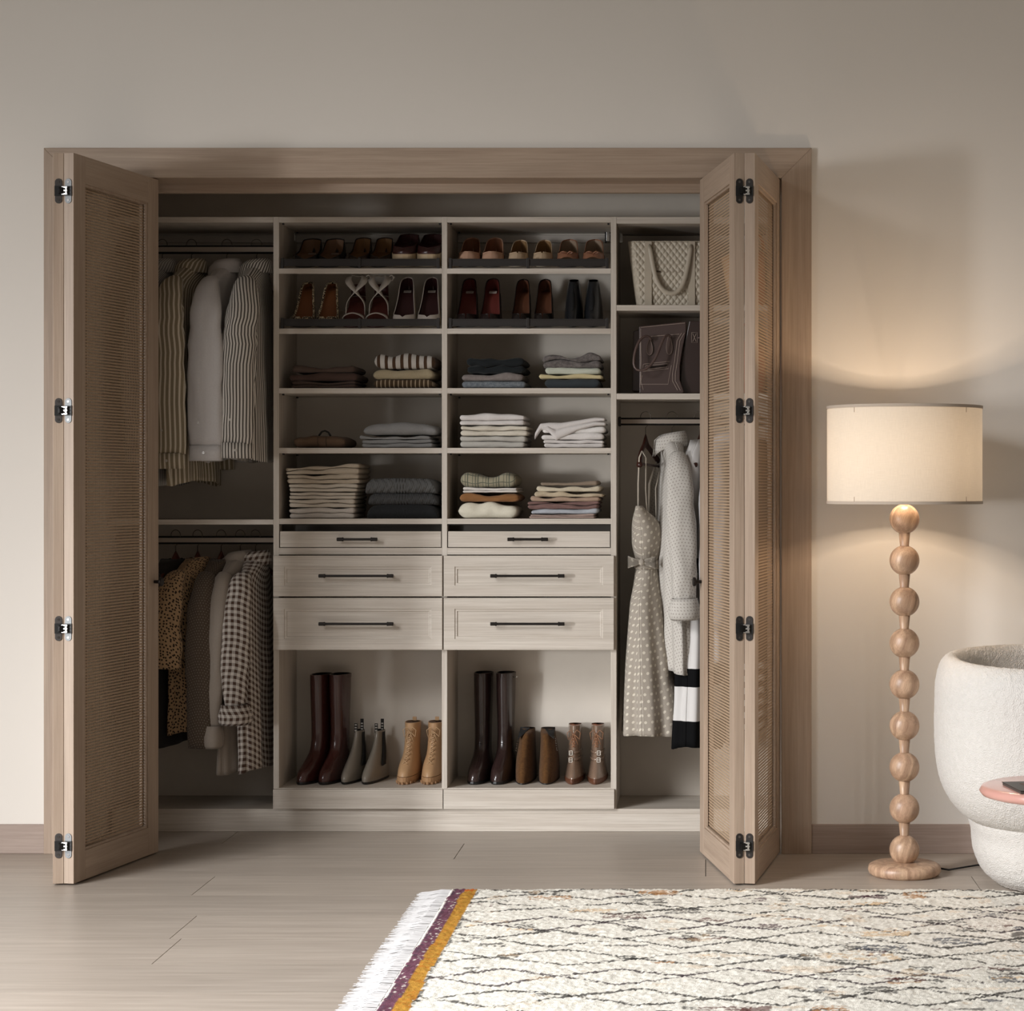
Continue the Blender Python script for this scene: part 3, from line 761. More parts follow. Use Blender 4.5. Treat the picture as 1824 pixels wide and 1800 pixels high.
    if tag_:
        t = .80; a = math.atan2(zb(.85)-zb(.75), L*.1)
        M = Matrix.Translation((0, L*t, zb(t)+.0045)) @ Matrix.Rotation(a, 4, 'X')
        g = MB().box(-.0145, .0145, -.008, .008, 0, .0006, M).build('insole_label', plain('c9c2ba', .6, 0, 'label'), e, local=True)
        for q in range(5): MB().box(-.011+q*.0046, -.0082+q*.0046, -.002, .003, .0007, .0009, M).build('label_print', plain('5a4c48', .6, 0, 'print'), g, local=True)
    if bow:
        mb = MB(); zz = zb(vamp)+vr*.9
        for s in (-1, 1):
            mb.tube([(0, L*vamp*.75, zz-.002), (s*.012, L*vamp*.72, zz+.007), (s*.024, L*vamp*.75, zz+.004), (s*.016, L*vamp*.85, zz-.001), (0, L*vamp*.8, zz-.002)], .0024, 6)
        mb.build('bow', U, e, smooth=True, local=True)
    return e
BLK_TAN = leather('1a1614', .4)
def pair(desc, group, pxs, row, **k):
    for px, sd in zip(pxs, ('left', 'right')):
        shoe(desc % sd, group, px, row, **k)
G = 'shoes on the left upper shelf'
pair('%s black flat mule with tan insole and pale label, top left shelf', G, (541, 583), 478, up='15110f', lining='8a6a50', sole='100e0d', h=.012, wb=.046, p=2.2, vamp=.12, side=.03, back=.058, tag_=True, narrow=.85, vr=.02)
pair('%s pointed flat with bare tan leather inside, middle of top left shelf', G, (634, 673), 478, up='2c1d14', lining='8f6b45', sole='17100c', h=.012, wb=.042, p=1.7, vamp=.16, side=.030, back=.062, narrow=.80, vr=.026)
pair('%s maroon slip-on shoe with thick cream platform sole, top left shelf', G, (718, 762), 478, up='3d1c1b', lining='45211f', sole='b9a486', h=.006, th=.048, wb=.047, p=2.6, vamp=.10, side=.024, back=.040, narrow=.88, vr=.024)
G = 'shoes on the right upper shelf'
pair('%s nude leather flat with tan lining, left end of top right shelf', G, (832, 874), 478, up='c39c83', lining='8a5c41', sole='2a1d17', h=.012, wb=.044, p=2.0, vamp=.22, side=.030, back=.062, narrow=.80, vr=.050, hend=.30)
pair('%s pale gold slip-on flat with olive-brown lining, middle of top right shelf', G, (920, 964), 478, up='c9b092', lining='8a6a45', sole='c9b9a2', h=.010, wb=.040, p=2.0, vamp=.24, side=.028, back=.055, narrow=.78, vr=.046, hend=.30)
pair('%s coral-trimmed peep-toe flat with small bow, top right shelf', G, (1009, 1055), 478, up='96684f', lining='8f7a66', sole='2a1d17', h=.012, wb=.044, p=2.3, vamp=.24, side=.028, back=.055, narrow=.80, toe_open=.10, bow=True, vr=.048, hend=.24)
LEO = fabric('c9b79a', 'rings', '241a14', .014, name='leopard_print', weave=0)
G = 'shoes on the left lower sloping shelf'
pair('%s leopard-trimmed wedge with tan suede insole, second left shelf', G, (536, 579), 585, up='c9b79a', lining='7a4a28', sole='2b1c14', h=.105, wb=.042, p=2.8, vamp=.06, side=.020, back=.024, umat=LEO, rim=.0045, narrow=.62, vr=.030, heel='block', hend=.42)
pair('%s white court shoe with maroon lining and pale label, second left shelf', G, (716, 760), 585, up='cfc6bd', lining='371819', sole='bda98c', h=.098, wb=.044, p=3.2, vamp=.10, side=.030, back=.052, tag_=True, narrow=.66, heel='mid', vr=.036, hend=.36)
G = 'shoes on the right lower sloping shelf'
pair('%s black high-heeled court shoe with russet lining and pale label, second right shelf', G, (829, 871), 585, up='1c1110', lining='5c221b', sole='120c0b', h=.095, wb=.041, p=3.2, vamp=.08, side=.030, back=.050, tag_=True, narrow=.72, heel='stiletto', vr=.044, hend=.34)
pair('%s dark high-heeled court shoe with amber-brown lining, middle of second right shelf', G, (926, 966), 585, up='17100e', lining='55301c', sole='120c0b', h=.092, wb=.037, p=3.0, vamp=.08, side=.034, back=.050, narrow=.74, heel='stiletto', vr=.044, hend=.34)
# strappy sandals
def sandal(label, px):
    Yt = YF+.016; z = zf(585)+SLOPE*(Yt-YF)+.0006; L = .22; h = .07
    e = thing('sandal', label, 'sandal', (XA(px, Yt), Yt, z), group='shoes on the left lower sloping shelf', rot=(TILT, 0, 0))
    ts = [0, .02, .06, .12, .2, .3, .4, .5, .6, .7, .8, .88, .94, .98, 1]
    def w(t):
        e1 = min(1, t/.25); e2 = min(1, (1-t)/.12)
        return max(.002, lerp([(0, .045), (.3, .045), (.6, .030), (1, .028)], t)*math.sqrt(1-(1-e1)**2)*math.sqrt(1-(1-e2)**2))
    zb = lambda t: .012+h*sstep((t-.25)/.6)
    mb = MB().grid([[(-w(t), L*t, zb(t)), (0, L*t, zb(t)-.001), (w(t), L*t, zb(t)), (w(t), L*t, zb(t)-.012), (-w(t), L*t, zb(t)-.012)] for t in ts], True, caps=True); mb.uv = [(0, 0)]*len(mb.v)
    mb.build('footbed', leather('4a1a13', .5), e, local=True)
    mb = MB(); mb.lathe([(.026, zb(.92)-.012), (.017, .001)], (0, L*.92, 0), 14); mb.build('heel', leather('cfc6bd', .5), e, local=True)
    WH = leather('cdc6bd', .6, 0)
    def band(pts, wd, nm='strap'):
        mb = MB(); rows = []; pts = [Vector(p) for p in pts]
        # smooth
        q = []
        for i in range(len(pts)-1):
            p0, p1, p2, p3 = pts[max(i-1, 0)], pts[i], pts[i+1], pts[min(i+2, len(pts)-1)]
            for k in range(6):
                t = k/6; q.append(.5*((2*p1)+(p2-p0)*t+(2*p0-5*p1+4*p2-p3)*t*t+(3*p1-p0-3*p2+p3)*t**3))
        q.append(pts[-1])
        for i, p in enumerate(q):
            tdir = (q[min(i+1, len(q)-1)]-q[max(i-1, 0)]).normalized(); c = Vector((p.x, 0, p.z-zb(p.y/L)-.01)).normalized() if (abs(p.x) > .001 or 1) else 0
            sd = tdir.cross(c).normalized()*wd/2
            rows.append([p-sd, p+sd])
        mb.grid(rows); mb.build(nm, WH, e, smooth=True, local=True, solid=.0022)
    band([(-.044, .06, .008), (-.036, .045, .036), (0, .038, .050), (.036, .045, .036), (.044, .06, .008)], .016, 'toe_strap')
    band([(-.034, .110, .02), (-.034, .125, .07), (-.008, .125, .11), (.028, .150, .150), (.030, .185, .165)], .026, 'cross_strap')
    band([(.034, .110, .02), (.034, .125, .07), (.008, .122, .112), (-.028, .150, .150), (-.030, .185, .165)], .026, 'cross_strap')
    band([(-.030, .185, .165), (-.022, .212, .163), (0, .222, .160), (.022, .212, .163), (.030, .185, .165)], .022, 'ankle_strap')
    mb = MB(); mb.tube([(.030, .195, .160), (.045, .190, .172), (.054, .188, .162), (.046, .19, .150), (.030, .195, .155)], .006, 8, .5); mb.build('tie_bow', WH, e, smooth=True, local=True)
    mb = MB().grid([[(.027*math.cos(a), .195+.022*math.sin(a), zz) for a in [R(10+20*q) for q in range(9)]] for zz in (.085, .13)]); mb.uv = [(0, 0)]*len(mb.v)
    mb.build('heel_counter', leather('3c1512', .5), e, smooth=True, local=True, solid=.002)
sandal('left white sandal with crossed ankle straps and maroon insole, beside the leopard wedges', 626)
sandal('right white sandal with crossed ankle straps and maroon insole, beside the white court shoes', 668)

# ------------------------------------------------------------------ boots: horizontal slices, toe towards the room (-y)
def boot(name, label, group, px, Yt, zbase, sl, mat_up, sole_h, sole_mat, rz=0, rot=None, heel_h=0, open_top=True, lining='1a1412', toe_p=2.0, cat='boot', n=32, inner_d=.05):
    """sl: list of (z, halfwidth, y_front, y_back, xoff); y measured from toe tip (0) to the back (+)"""
    e = thing(name, label, cat, (XA(px, Yt), Yt, zbase), rz, group, rot=rot)
    def ring(z, hw, yf, yb, xo, sc=1.0):
        c = yb-min(hw*1.05, (yb-yf)/2); row = []
        for k in range(n):
            a = 2*math.pi*k/n; ca, sa = math.cos(a), math.sin(a)
            if sa < 0:
                ex = 2/toe_p if (c-yf) > hw*1.4 else 1
                x = hw*math.copysign(abs(ca)**ex, ca); y = c+(c-yf)*math.copysign(abs(sa)**ex, sa)
            else: x = hw*ca; y = c+(yb-c)*sa
            row.append((xo+x*sc, c+(y-c)*sc, z))
        return row
    # refine slices
    zs = [s[0] for s in sl]; out = []
    for i in range(len(sl)-1):
        m_ = 4
        for k in range(m_):
            t = k/m_; p0, p1, p2, p3 = sl[max(i-1, 0)], sl[i], sl[i+1], sl[min(i+2, len(sl)-1)]
            v = []
            for q in range(5):
                if q == 0: v.append(p1[0]+(p2[0]-p1[0])*t)
                else: v.append(.5*((2*p1[q])+(p2[q]-p0[q])*t+(2*p0[q]-5*p1[q]+4*p2[q]-p3[q])*t*t+(3*p1[q]-p0[q]-3*p2[q]+p3[q])*t**3))
            out.append(v)
    out.append(sl[-1])
    rows = [ring(*s) for s in out if s[0] >= sole_h]
    mb = MB().grid(rows, True)
    if open_top:
        top = out[-1]
        mb2 = MB().grid([ring(*top, sc=.90)]+[ring(top[0]-inner_d*k/3, top[1], top[2], top[3], top[4], sc=.88) for k in range(4)], True, caps=True)
        mb2.uv = [(0, 0)]*len(mb2.v)
        mb.grid([ring(*top), ring(top[0]+.0012, *top[1:], sc=.97), ring(top[0], *top[1:], sc=.90)], True)
    else:
        k0 = len(mb.v); mb.v += rows[-1]; mb.uv += [(0, 0)]*n; mb.f.append(tuple(range(k0, k0+n)))
    b0 = len(mb.v); mb.v += rows[0]; mb.uv += [(0, 0)]*n; mb.f.append(tuple(range(b0+n-1, b0-1, -1)))
    mb.build('boot_upper', mat_up, e, smooth=True, local=True)
    if open_top: mb2.build('lining', plain(lining, .8, 0, 'lining'), e, smooth=True, local=True)
    f = lambda z: [lerp([(s[0], s[q]) for s in out], z) for q in range(1, 5)]
    s0 = f(sole_h); hh = heel_h
    g = MB()
    if hh == 0:
        g.grid([ring(0.0006, s0[0]*.97, s0[1]+.004, s0[2]-.001, s0[3]), ring(sole_h*.4, s0[0]*1.03, s0[1]-.001, s0[2]+.002, s0[3]), ring(sole_h, s0[0]*1.02, s0[1]-.001, s0[2]+.001, s0[3])], True, caps=True)
    else:
        g.grid([ring(sole_h-.006, s0[0]*1.0, s0[1], s0[2], s0[3]), ring(sole_h, s0[0]*1.02, s0[1]-.001, s0[2]+.001, s0[3])], True, caps=True)
    g.uv = [(0, 0)]*len(g.v); g.build('sole', sole_mat, e, local=True)
    return e, f
TB = zf(1403)
def tall_boot(name, label, px, Yt, col, rz, top, hw_toe=.041, rough=.25, group='boots in the left open bay', lean=0):
    m_ = leather(col, rough, .35)
    H = top
    sl = [(0, .036, .004, .250, 0), (.012, hw_toe, 0, .252, 0), (.03, hw_toe, .002, .254, 0), (.05, hw_toe*.97, .016, .252, 0), (.07, hw_toe*.88, .05, .248, 0),
          (.095, .034, .095, .246, 0), (.12, .0315, .125, .246, lean*.1), (.16, .0315, .140, .248, lean*.2), (.22, .032, .140, .252, lean*.4), (.32, .0345, .134, .258, lean*.8), (H, .0360, .130, .262, lean)]
    e, f = boot('tall_boot', label, group, px, Yt, TB, sl, m_, .012, plain('0c0a0a', .4), rz, toe_p=2.5)
    # top binding
    a = f(H-.006); mb = MB(); n = 32; rows = []
    for z in (H-.014, H-.0005):
        hw, yf, yb, xo = f(z); c = yb-hw*1.05
        rows.append([(xo+(hw+.0012)*math.cos(2*math.pi*k/n), c+((c-yf) if math.sin(2*math.pi*k/n) < 0 else (yb-c))*math.sin(2*math.pi*k/n)*1.02, z) for k in range(n)])
    mb.grid(rows, True); mb.build('top_binding', m_, e, smooth=True, local=True)
    return e, f
tall_boot('tall_boot', 'left tall maroon leather riding boot in the left bay', 534, .555, '40201c', R(-14), .415, lean=.0)
tall_boot('tall_boot', 'right tall maroon leather riding boot, next to the grey rain boots', 574, .555, '40201c', R(-10), .415)
for px, sd, nb_ in ((843, 'left', 'nearest the tower divider'), (884, 'right', 'beside the brown suede boots')):
    e, f = tall_boot('tall_boot', '%s tall dark-brown leather boot, %s' % (sd, nb_), px, .56, '2f211f', R(-5), .42, group='boots in the right open bay', hw_toe=.043)
    mb = MB(); hw, yf, yb, xo = f(.14)
    mb.tube([(hw*math.cos(a), (yb-hw)+((yb-hw)-yf)*math.sin(a)*(1 if math.sin(a) < 0 else .4), .145) for a in [R(180+12*q) for q in range(16)]], .0012, 6)
    mb.build('ankle_seam', leather('231715', .4), e, smooth=True, local=True)
    if sd == 'right':
        MB().lathe([(0, 0), (.007, .001), (.007, .005), (0, .006)], (hw+.012, yb-.05, .40), 16).build('metal_stud', CHROME, e, local=True)
# grey rain boots
for px, sd in ((613, 'left'), (650, 'right')):
    sl = [(0, .034, .004, .25, 0), (.01, .039, 0, .252, 0), (.03, .0395, .002, .252, 0), (.055, .037, .03, .25, .002), (.085, .031, .07, .248, .004), (.12, .0245, .11, .246, .006), (.16, .019, .135, .23, .008), (.192, .0175, .145, .225, .009)]
    e, f = boot('rain_boot', '%s matte grey rubber ankle boot with black pull tabs, left bay' % sd, 'boots in the left open bay', px, .565, TB, sl, plain('837b70', .32, 0, 'grey_rubber', coat=.15), .010, plain('0d0c0c', .4), R(-6))
    mb = MB(); rows = []
    for k in range(9):
        z = .06+.125*k/8; hw, yf, yb, xo = f(z); rows.append([(xo+hw*1.00+.0015, yf+(yb-yf)*.35, z), (xo+hw*.9+.0015, yf+(yb-yf)*.72, z)])
    mb.grid(rows); mb.build('elastic_gore', plain('14110f', .9), e, smooth=True, local=True, solid=.002)
    for i, (yy, dz, dx) in enumerate(((.150, 0, 0.000), (.205, .013, .010))):
        tb_ = MB().box(dx-.0065+.005, dx+.0065+.005, yy, yy+.003, .185, .222+dz).build('pull_tab', plain('15120f', .8), e, local=True, bevel=.001)
        for q in range(3): MB().box(dx-.004+.005, dx+.004+.005, yy-.0006, yy, .192+q*.011, .197+q*.011).build('tab_print', plain('a9a49c', .7), tb_, local=True)
# tan lace-up boots
TAN = leather('c19a72', .5, .05)
def laces(e, f, z0, z1, n, hw, m_, bow=True, off=.003):
    mb = MB(); front = lambda z: f(z)[1]-off
    xo = lambda z: f(z)[3]
    for k in range(n):
        za, zb_ = z0+(z1-z0)*k/n, z0+(z1-z0)*(k+1)/n
        for s in (-1, 1): mb.tube([(xo(za)-s*hw, front(za)+.004, za), (xo(za), front((za+zb_)/2)-.002, (za+zb_)/2), (xo(zb_)+s*hw, front(zb_)+.004, zb_)], .0016, 6)
        mb.tube([(xo(za)-hw, front(za)+.004, za), (xo(za), front(za)-.001, za), (xo(za)+hw, front(za)+.004, za)], .0015, 6)
    if bow:
        z = z1
        for s in (-1, 1):
            mb.tube([(xo(z), front(z)-.004, z), (xo(z)+s*.012, front(z)-.008, z+.016), (xo(z)+s*.026, front(z)-.006, z+.004), (xo(z)+s*.022, front(z)-.004, z-.022), (xo(z)+s*.004, front(z)-.004, z-.004)], .0015, 6)
            mb.tube([(xo(z), front(z)-.004, z), (xo(z)+s*.008, front(z)-.008, z-.02), (xo(z)+s*.016, front(z)-.006, z-.042)], .0014, 6)
    mb.build('laces', m_, e, smooth=True, local=True, kind='stuff')
for px, sd in ((717, 'left'), (762, 'right')):
    sl = [(0, .043, .002, .262, 0), (.018, .0445, 0, .264, 0), (.03, .041, .006, .258, 0), (.05, .039, .016, .256, 0), (.07, .036, .045, .252, 0), (.095, .031, .085, .248, .002), (.12, .0285, .110, .246, .003), (.17, .028, .128, .246, .005), (.225, .030, .135, .248, .006)]
    e, f = boot('combat_boot', '%s tan leather lace-up boot with chunky lugged sole' % sd, 'boots in the left open bay', px, .56, TB, sl, TAN, .028, leather('b58d66', .6, 0), R(-2) if sd == 'left' else 0, lining='6a4c36', toe_p=2.4)
    laces(e, f, .075, .195, 7, .011, leather('cdaa82', .6, 0))
    for q in range(7):
        a = R(222+16*q); hw, yf, yb, xo = f(.012); c = yb-hw*1.05; ex = 2/2.4
        lx, ly = hw*math.copysign(abs(math.cos(a))**ex, math.cos(a)), c-(c-yf)*abs(math.sin(a))**ex
        MB().box(lx-.0025, lx+.0025, ly-.0022, ly+.004, .002, .011).build('sole_lug', leather('a37c58', .6, 0), e, local=True)
    MB().box(-.002, .014, .236, .241, .215, .240).build('pull_tab', TAN, e, local=True, bevel=.001)
# brown suede boots
SUE = fabric('4a3019', 'mottle', '5a3d20', name='suede', weave=1)
for px, sd, s in ((930, 'left', -1), (972, 'right', 1)):
    sl = [(0, .034, .004, .24, 0), (.006, .0395, 0, .242, 0), (.03, .0405, .004, .244, 0), (.055, .040, .02, .244, s*-.000), (.085, .038, .045, .244, 0), (.12, .0345, .07, .244, s*-.002), (.155, .031, .09, .244, s*-.004), (.185, .029, .11, .24, s*-.006), (.198, .028, .16, .24, s*-.006)]
    e, f = boot('suede_boot', '%s brown suede pointed ankle boot with black lining, right bay' % sd, 'boots in the right open bay', px, .565, TB, sl, SUE, .006, plain('17110d', .5), 0, lining='0d0b0b', toe_p=2.0)
    # dark V cut of the lining
    mb = MB(); rows = []
    for k in range(7):
        t = k/6; z = .168+.036*t; hw, yf, yb, xo = f(min(z, .197)); rows.append([(xo+s*hw*(1-1.45*t), yf-.0022+.03*t*0, z), (xo+s*hw*1.02, yf+.03, z)])
    mb.grid(rows); mb.build('lining_flap', plain('0d0b0b', .8), e, local=True, solid=.002)
    mb = MB()
    for q in range(6):
        zz = .118+.009*q; hw, yf, yb, xo = f(zz); cx_ = xo+s*(hw+.0015)
        mb.tube([(cx_, .125+.002*q, zz-.0035), (cx_+s*.001, .124+.002*q, zz), (cx_, .125+.002*q, zz+.0035)], [.001, .0028, .001], 8)
    mb.build('silver_chain', CHROME, e, local=True, kind='stuff')
# taupe patent lace-up boots with buckles
PAT = plain('7b6555', .16, 0, 'patent_leather', coat=.8)
for px, sd, s in ((1019, 'left', -1), (1060, 'right', 1)):
    sl = [(0, .037, .004, .235, 0), (.022, .0405, 0, .237, 0), (.03, .039, .004, .237, 0), (.045, .036, .02, .237, 0), (.07, .031, .055, .237, 0), (.10, .0275, .085, .237, 0), (.14, .0265, .105, .237, 0), (.18, .0265, .118, .237, 0), (.215, .028, .122, .24, 0)]
    e, f = boot('buckle_boot', '%s taupe patent ankle boot with orange laces and silver buckles' % sd, 'boots in the right open bay', px, .565, TB, sl, PAT, .022, plain('5e3a27', .45, 0, 'stacked_sole'), 0, lining='8f5232', toe_p=1.8)
    laces(e, f, .135, .185, 4, .008, plain('8f6549', .8))
    for q, z in enumerate((.088, .113)):
        hw, yf, yb, xo = f(z); strap = MB()
        strap.grid([[(xo+(hw+.0018)*math.cos(a), (yb-hw)+((yb-hw)-yf+.0022)*math.sin(a), z+dz) for a in [R(180+12*k) for k in range(16)]] for dz in (-.006, .006)])
        so = strap.build('buckle_strap', PAT, e, smooth=True, local=True, solid=.0015)
        bk2 = MB(); bx = s*.010; yy = yf-.002
        for (a, b2) in (((-.008, -.009), (.008, -.009)), ((.008, -.009), (.008, .009)), ((.008, .009), (-.008, .009)), ((-.008, .009), (-.008, -.009)), ((-.008, 0), (.006, 0))):
            bk2.cyl((bx+a[0]*.8, yy-.004, z+a[1]*.9), (bx+b2[0]*.8, yy-.004, z+b2[1]*.9), .0015, 6)
        bk2.build('buckle', plain('d6d0c6', .3, .25, 'bright_metal'), so, local=True)
# black ankle boots on the sloping shelf
for px, sd in ((1019, 'left'), (1054, 'right')):
    sl = [(0, .030, .004, .19, 0), (.006, .036, 0, .19, 0), (.03, .036, .004, .192, 0), (.055, .034, .03, .194, 0), (.085, .031, .07, .196, .0), (.115, .027, .10, .198, .0), (.14, .023, .12, .198, .0), (.152, .019, .130, .19, 0)]
    Yt = YF+.018
    e, f = boot('ankle_boot', '%s glossy black ankle boot on the second right shelf' % sd, 'shoes on the right lower sloping shelf', px, Yt, zf(585)+SLOPE*.018+.001, sl, leather('1b1d20', .28, .3), .006, plain('0a0a0a', .5), rot=(TILT, 0, 0), lining='08090a', toe_p=2.2)
    mb = MB(); rows = []
    for k in range(8):
        z = .06+.085*k/7; hw, yf, yb, xo = f(z); g_ = .3*math.sin(math.pi*min(1, k/6+.1)); rows.append([(-hw*g_, yf-.0015, z), (hw*g_, yf-.0015, z)])
    mb.grid(rows); mb.build('front_gore', plain('060607', .9), e, local=True, smooth=True, solid=.001)
# ------------------------------------------------------------------ folded clothes
def fold(name, label, cat, group, x0, x1, y0, y1, Yf, depth, mat, layers=2, seed=0, wave=.15, sag=0.0, tuck=.3, bottom=None, skew=0, mat2=None, bulge=.45, dome=0, wr=.0015, zfix=None):
    """folded garment between pixel rows y0 (top) and y1 (bottom); x0..x1 its width; real cloth slab with folded layers"""
    X0, X1 = XA(x0, Yf), XA(x1, Yf); zt, zb = ZA(y0, Yf), (ZA(y1, Yf) if zfix is None else zfix)
    H = zt-zb; e = thing(name, label, cat, ((X0+X1)/2, Yf+depth/2, zb), group=group)
    nu = 46; W = X1-X0
    nz = lambda x, k: noise.noise(Vector((x*1.0, k*7.3+seed*3.1, seed*1.7)))
    def zsurf(u, k):      # k = 0..layers boundary index
        f = k/layers
        base = zb+H*f
        a = H/layers
        if k == 0: return base+.0006
        v = base+a*wave*nz(u*3.2, k)*1.2 - sag*H*(4*u*(1-u))*f
        if k == layers: v += dome*H*(4*u*(1-u)-.6)
        return v+skew*H*(u-.5)*f
    lay = []
    for l in range(layers):
        rows = []
        dx0 = -.5*W*0+W*.022*nz(3.3, l+20); dx1 = W*.022*nz(9.1, l+40); dyf = .008*nz(5.5, l+60)
        for i in range(nu):
            u = i/(nu-1)
            # cosine-spaced near the ends so that they round off
            uu = .5-.5*math.cos(math.pi*u)
            uu = .45*uu+.55*u
            zl, zh = zsurf(uu, l), zsurf(uu, l+1)
            gap = min(.0012, (zh-zl)*.08)
            zl += gap*.5; zh -= gap*.5
            ed = min(uu, 1-uu)*W; rr = max(.006, (zh-zl)*.6)
            k = math.sqrt(max(0, 1-(1-min(1, ed/rr))**2))
            k = .12+.88*k
            zm = (zl+zh)/2; hz = max(.0008, (zh-zl)/2*k)
            x = X0+dx0+(W+dx1-dx0)*uu
            yf = Yf+dyf+.006*nz(uu*4, l+90)+(1-k)*.010; yb = Yf+depth
            row = []
            nf = 9
            for q in range(nf):          # front fold, rounded
                a = -math.pi/2+math.pi*q/(nf-1)
                b_ = min(hz*2, .030)*bulge
                row.append((x, yf+b_*(1-math.cos(a)), zm+hz*math.sin(a)))
            for q in range(1, 6): row.append((x, yf+(yb-yf)*q/6, zm+hz+.0015*nz(uu*5+q, l)))
            row.append((x, yb, zm+hz*.8)); row.append((x, yb, zm-hz*.8))
            for q in range(5, 0, -2): row.append((x, yf+(yb-yf)*q/6, zm-hz))
            # fine creases
            row = [(p[0]+wr*noise.noise(Vector((p[0]*26, p[2]*60, seed))), p[1]+2.2*wr*noise.noise(Vector((p[0]*22+9, p[2]*110, seed+3))), p[2]+wr*.8*noise.noise(Vector((p[0]*30, p[1]*18, seed+7+l)))) for p in row]
            rows.append(row)
        # uv: u along the front width, v around the profile
        uv = []
        for r_ in rows:
            acc = 0
            for j, p in enumerate(r_):
                if j: acc += (Vector(p)-Vector(r_[j-1])).length
                uv.append((p[0], acc+l*.037))
        mb = MB(); mb.grid(rows, True, uv=uv, caps=True)
        nm = 'folded_layer' if layers > 1 else 'folded_cloth'
        mb.build(nm, (mat2 if (mat2 and l % 2) else mat), e, smooth=True)
    return e
YS = YF+.030
def stack(items, group):
    for it in items:
        name, label, cat, x0, x1, y0, y1, mt, kw = it
        kk = dict(depth=.27, Yf=YS); kk.update(kw)
        fold(name, label, cat, group, x0, x1, y0, y1, kk.pop('Yf'), kk.pop('depth'), mt, **kk)
CH = lambda c, **k: fabric(c, **k)
zS = {691: 690.6, 797: 797.1, 923: 923.1}
BRN = CH('574840'); BRN2 = CH('524039')
stack([
 ('folded_trousers', 'folded brown trousers at the bottom of the brown stack, row three', 'trousers', 519, 634, 679.0, 690.6, BRN, dict(seed=1, layers=2, wave=.5, sag=.1)),
 ('folded_trousers', 'folded brown trousers in the middle of the brown stack, row three', 'trousers', 514, 636, 664.0, 678.6, BRN2, dict(seed=2, layers=1, wave=.3, sag=.15)),
 ('folded_trousers', 'folded brown trousers on top of the brown stack, row three', 'trousers', 519, 632, 649.0, 663.6, BRN, dict(seed=3, layers=1, wave=.3, sag=.25, dome=-.25)),
], 'brown folded trousers')
stack([
 ('folded_sweater', 'folded brown sweater with thin tan stripes, bottom of striped stack', 'sweater', 666, 771, 675.8, 690.6, CH('51412f', pat='stripe', c2='a8957d', p=.0165, duty=.28), dict(seed=4, layers=1, wave=.1)),
 ('folded_sweater', 'folded fuzzy beige sweater between two striped ones', 'sweater', 665, 771, 657.4, 675.6, CH('b3a588', weave=2), dict(seed=5, layers=1, wave=.2)),
 ('folded_sweater', 'folded sweater with bold white and brown stripes, top of its stack', 'sweater', 666, 774, 632, 657.2, CH('c9c4bd', pat='stripe', c2='4f3b2c', p=.0302, duty=.42), dict(seed=6, layers=1, wave=.4, bulge=.8, dome=.10)),
], 'striped and beige sweaters')
stack([
 ('folded_jeans', 'folded light grey denim jeans at the bottom, row three right', 'jeans', 822, 936, 678.6, 690.6, CH('83878a', pat='mottle', c2='5f656b'), dict(seed=7, layers=1)),
 ('folded_jeans', 'folded warm grey jeans under the black pair', 'jeans', 823, 931, 664.6, 678.4, CH('857c78', pat='mottle', c2='756c68'), dict(seed=8, layers=1, wave=.5, sag=.08)),
 ('folded_jeans', 'folded black jeans on top of the grey denim pairs', 'jeans', 830, 934, 638, 664.4, CH('1f2224'), dict(seed=9, layers=2, wave=.5, bulge=.7, wr=.003)),
], 'folded jeans under the pumps')
stack([
 ('folded_jeans', 'folded dark slate trousers at the bottom under cream ones', 'jeans', 970, 1068, 674.8, 690.6, CH('3a3f42'), dict(seed=10, layers=1)),
 ('folded_trousers', 'folded pale yellow trousers between mint and slate ones', 'trousers', 960, 1073, 666.4, 674.6, CH('c7b88f'), dict(seed=11, layers=1, wave=.5)),
 ('folded_trousers', 'folded pale mint trousers beneath the grey denim', 'trousers', 970, 1070, 655.4, 666.2, CH('c0c3b4'), dict(seed=12, layers=1, wave=.4)),
 ('folded_jeans', 'folded stonewashed grey jeans on top of pale mint trousers', 'jeans', 967, 1070, 632, 655.2, CH('77706d', pat='mottle', c2='56514f'), dict(seed=13, layers=2, wave=.7, wr=.003, sag=.08, skew=.12)),
], 'folded jeans beside the bag shelf')
stack([('folded_jacket', 'folded brown jacket with dark collar loop, alone left in row four', 'jacket', 522, 616, 776, 797.1, CH('65503f'), dict(seed=14, layers=1, bulge=.8, wr=.003, dome=.15))], 'jacket')
jb = MB(); Yj = YS+.02
jb.tube([at(568, 776, Yj), at(573, 769, Yj), at(579, 767, Yj), at(585, 770, Yj), at(589, 776.5, Yj)], .0028, 6, 1.5)
jk = [o for o in COL.objects if o.name.startswith('folded_jacket')][0]
jb.build('collar', plain('1b1714', .9, 0, 'dark_cord'), jk, smooth=True)
for px in (566, 581): MB().tube([at(px, 778, YS-.004), at(px-.5, 786, YS-.009), at(px+.5, 795, YS-.002)], .0009, 5).build('seam', plain('2d231d', .9, 0, 'seam'), jk)
LG = CH('8f8e8d', weave=2)
stack([
 ('folded_sweater', 'folded light grey sweater, lowest of the grey knit stack in row four', 'sweater', 645, 771, 782.5, 797.1, LG, dict(seed=15, layers=2, wave=.4)),
 ('folded_sweater', 'folded light grey sweater poking out left, middle of the grey knit stack', 'sweater', 640, 766, 775, 782.3, LG, dict(seed=16, layers=1, wave=.9, sag=.3)),
 ('folded_sweater', 'puffy folded light grey sweater on top of the grey knit stack', 'sweater', 646, 778, 756, 774.8, LG, dict(seed=17, layers=1, wave=.2, dome=.42, sag=-.05, bulge=.8)),
], 'light grey sweaters')
WH1, WH2, WH3 = CH('d3cdc9'), CH('cfc7b8'), CH('b7b3ab')
